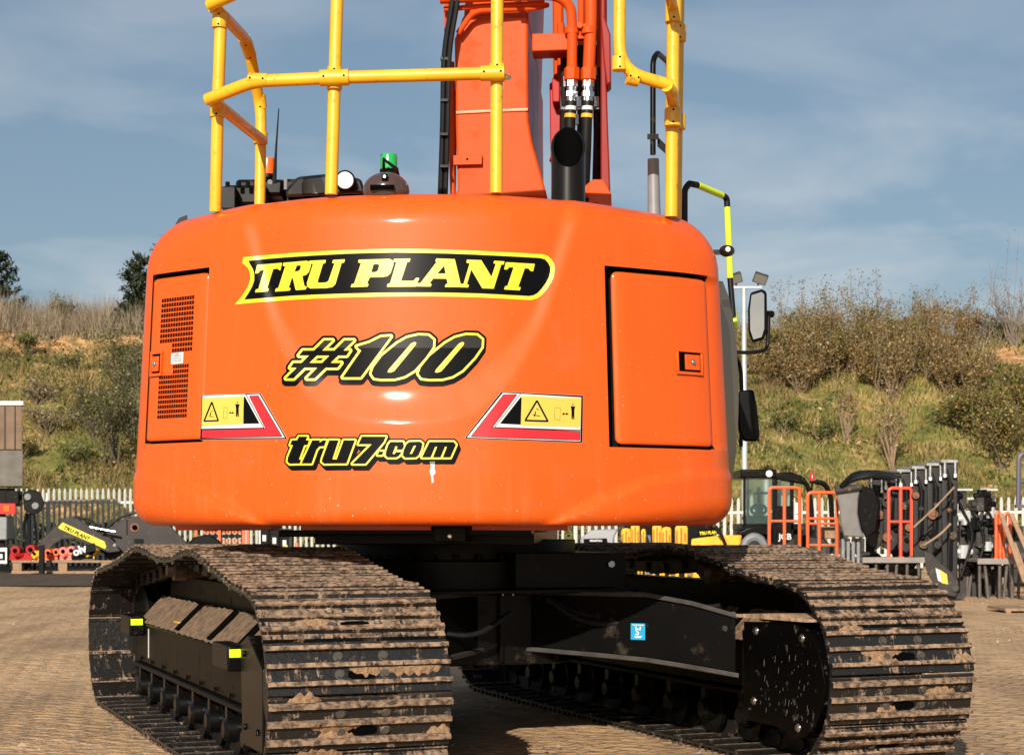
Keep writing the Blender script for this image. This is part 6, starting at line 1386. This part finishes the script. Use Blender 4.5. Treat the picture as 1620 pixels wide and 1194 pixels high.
mb = MB().tube([px(1445, 834, 24.7), px(1478, 804, 24.7), px(1510, 770, 24.6)], .014, 8); mb.tube([px(1462, 862, 24.6), px(1488, 845, 24.6), px(1504, 828, 24.6)], .018, 8, bend=.1); o = build('brace_rod', mb, mat('rusty_rod', (.26, .17, .11), .7, var=.3), None); tag(o, 'thin pale rods braced across the dark arms', 'rod')
D = 24.4; g = pxg(1490, D); t = thing('thumb_attachment', 'curved grey thumb attachment leaning at the foot of the dark arms', 'attachment', g); fr = lambda a, b, d: px(a, b, D + d)
build('curved_plate', MB().prism([(1462, 872), (1472, 874), (1486, 888), (1502, 902), (1514, 914), (1518, 930), (1512, 944), (1500, 942), (1484, 932), (1470, 912), (1464, 896)], fr, 0, .3), M_GREY, t, bevel=.015)
mb = MB().prism([(1486, 900), (1498, 908), (1500, 924), (1490, 922)], fr, -.008, 0); mb.prism([(1480, 898), (1486, 901), (1490, 921), (1484, 918)], fr, -.009, 0, 1); build('label_patch', mb, [M_WY, M_DW], t)
mb = MB(); mb.cyl(px(1511, 930, D - .03), px(1511, 930, D + .33), .05, 14); bxp(mb, 1500, 1526, 938, 947, D + .1, .2); build('pivot_pin', mb, M_GREY, t)
# pumps and posts
def pump(x, yt, w_, lb, k_):
    D = 25.6; t = thing('breaker_stand', lb, 'stand', pxg(x, D), 'upright machine parts beside the arms'); z1_ = px(0, yt, D).z; q = pxg(x, D)
    build('post', MB().box(q.x - .05, q.x + .05, D, D + .1, 0, z1_), M_GREY, t, bevel=.008)
    build('top_plate', MB().box(q.x - .13, q.x + .13, D - .05, D + .15, z1_, z1_ + .03), M_GALV, t)
    for i in range(k_):
        z = z1_ * (.95 - i * .78 / k_); s_ = rng.uniform(.05, .11); c = (q.x + rng.uniform(-.16, .16), D - .06 + rng.uniform(-.05, .1), z)
        mb = MB().cyl((c[0], c[1], c[2] - s_), (c[0], c[1], c[2] + s_), s_ * .8, 10); mb.cyl((c[0] - s_ * 1.3, c[1], c[2]), (c[0] + s_ * 1.3, c[1], c[2]), s_ * .5, 8); build('valve_block', mb, [M_BK, M_GREY, M_GALV, M_BK][i % 4], t, bevel=.008)
    mb = MB().tube([(q.x - .1, D - .1, z1_ * .9), (q.x + .13, D - .14, z1_ * .6), (q.x - .06, D - .12, z1_ * .2)], .022, 8, bend=.2); build('hose', mb, M_RUB_GAP, t)
pump(1524, 776, 10, 'grey upright post with flat top beside the dark arms', 9); pump(1543, 790, 10, 'upright post crowded with valves between two others', 11); pump(1563, 776, 10, 'upright post with pale flat top left of the orange rails', 10)
# more dark attachments standing along the fence on the right
def spare_bucket(x0, x1, y0, y1, D, lb, m_, teeth=True):
    t = thing('spare_bucket', lb, 'bucket', pxg((x0 + x1) / 2, D), 'spare buckets standing along the right fence'); w_, h = x1 - x0, y1 - y0; fr = lambda a, b, d: px(a, b, D + d)
    z0 = px(0, y1, D).z
    prof = [(x0, y0 + h * .2), (x0 + w_ * .25, y0), (x0 + w_ * .75, y0 + h * .04), (x1, y0 + h * .3), (x1 - w_ * .04, y0 + h * .7), (x0 + w_ * .7, y1), (x0 + w_ * .2, y1 - h * .02), (x0 + w_ * .02, y0 + h * .65)]
    build('shell', MB().prism(prof, fr, 0, .7), m_, t, bevel=.03)
    mb = MB()
    for f in (.3, .62): q = px(x0 + w_ * f, y0 + h * .12, D); mb.box(q.x - .03, q.x + .03, D + .1, D + .55, q.z, q.z + .28); mb.cyl((q.x - .06, D + .3, q.z + .2), (q.x + .06, D + .3, q.z + .2), .05, 10)
    build('hanger_ear', mb, M_GREY, t, bevel=.008)
    mb = MB()
    for f in (.12, .34, .56, .78): q = px(x0 + w_ * f, y0 + h * .45, D - .02); mb.box(q.x - .03, q.x + .03, D - .04, D, q.z - .14, q.z + .1)
    build('wear_strip', mb, mat('worn_strip', (.07, .06, .05), .45, metal=.3, var=.3), t, bevel=.006)
    mb = MB().box(px(x0 + 2, 0, D).x, px(x1 - 2, 0, D).x, D + .1, D + .6, 0, max(.05, z0)); build('support_block', mb, M_DUST, t)
BKA = mat('worn_black_bucket', (.014, .012, .011), .5, var=.4, vscale=6, dirt=((.10, .07, .045), .16, 9))
for x0, x1, y0, y1, D, lb in ((1318, 1352, 852, 905, 28.6, 'black spare bucket under the smooth grey bucket'), (1352, 1402, 872, 925, 28.2, 'black spare bucket behind the platform with red gates'), (1408, 1462, 820, 900, 27.6, 'black spare bucket behind the red gates'), (1515, 1550, 850, 915, 27.8, 'black spare bucket behind the valve post'), (1548, 1590, 800, 880, 28.4, 'black spare bucket behind the orange rails'), (1588, 1640, 850, 925, 27.6, 'black spare bucket behind the leaning planks'), (1262, 1316, 848, 900, 29.0, 'black spare bucket behind the orange gates')): spare_bucket(x0, x1, y0, y1, D, lb, BKA)
# leaning planks
for x0, y0, x1, y1, lb in ((1584, 812, 1622, 920, 'brown plank leaning furthest left of the three'), (1600, 812, 1640, 905, 'brown plank leaning in the middle of the three'), (1604, 858, 1640, 960, 'short brown plank leaning lowest of the three')):
    mb = MB(); A, B = px(x0, y0, 24.6), px(x1, y1, 24.2); d = (B - A).normalized(); s_ = Vector((d.z, 0, -d.x))
    mb.prism([(0, -.035), ((B - A).length, -.035), ((B - A).length, .035), (0, .035)], lambda a, b, e_: A + d * a + s_ * b + Vector((0, e_, 0)), 0, .05); o = build('timber_plank', mb, M_WOOD, None, bevel=.004); tag(o, lb, 'plank', 'planks leaning on the platform')
D = 26.5; mb = MB().tube([px(1611, 800, D), px(1612, 724, D), px(1616, 718, D), px(1660, 716, D)], .04, 8, bend=.05); mb.tube([px(1612, 762, D), px(1660, 760, D)], .03, 8); bxp(mb, 1608, 1660, 798, 803, D - .05, .1); o = build('guard_frame', mb, mat('purple_grey_paint', (.09, .075, .10), .5), None); tag(o, 'dark purple tubular frame at the right edge', 'frame')
mb = MB(); bxp(mb, 1590, 1640, 962, 966, 21.5, .8); bxp(mb, 1592, 1600, 966, 971, 21.5, .1); o = build('timber_board', mb, M_WOOD, None); tag(o, 'flat timber board lying on the yard at the right', 'board')
# stones and clods scattered on the yard
k = 2600; xx = rng.uniform(-8, 9, k); yy = rng.uniform(5.5, 26, k); s_ = (.004 + .014 * rng.random(k) ** 4)[:, None]; C = np.column_stack([xx, yy, np.full(k, .012)]); a = unit(k) * s_; a[:, 2] *= .5; b_ = np.cross(a, unit(k)); b_ *= s_ / (np.linalg.norm(b_, axis=1)[:, None] + 1e-9)
T_ = np.stack([C + a, C + b_, C - a * .8 + np.array([0, 0, .012])], 1)
k2 = 700; xx = np.concatenate([rng.uniform(-3.4, 4.2, k2)]); yy = 5.4 + 3.2 * rng.random(k2) ** 1.3; s2 = (.006 + .026 * rng.random(k2) ** 3)[:, None]; C2_ = np.column_stack([xx, yy, np.full(k2, .006)]); u1, u2, u3 = unit(k2) * s2, unit(k2) * s2, unit(k2) * s2
for u_ in (u1, u2, u3): u_[:, 2] = np.abs(u_[:, 2]) * .5
tri = [np.stack([C2_ + u1, C2_ + u2, C2_ + np.array([0, 0, 1]) * s2], 1), np.stack([C2_ + u2, C2_ + u3, C2_ + np.array([0, 0, 1]) * s2], 1), np.stack([C2_ + u3, C2_ + u1, C2_ + np.array([0, 0, 1]) * s2], 1)]
T_ = np.concatenate([T_] + tri); k = len(T_)
o = fast_mesh('grit', T_, 3, pick([(.30, .22, .14), (.42, .34, .25), (.2, .14, .09), (.55, .48, .38)], k), M_BLADE, org=(0, 12, 0)); o['kind'] = 'stuff'; o['label'] = 'grit and mud crumbs scattered over the yard'
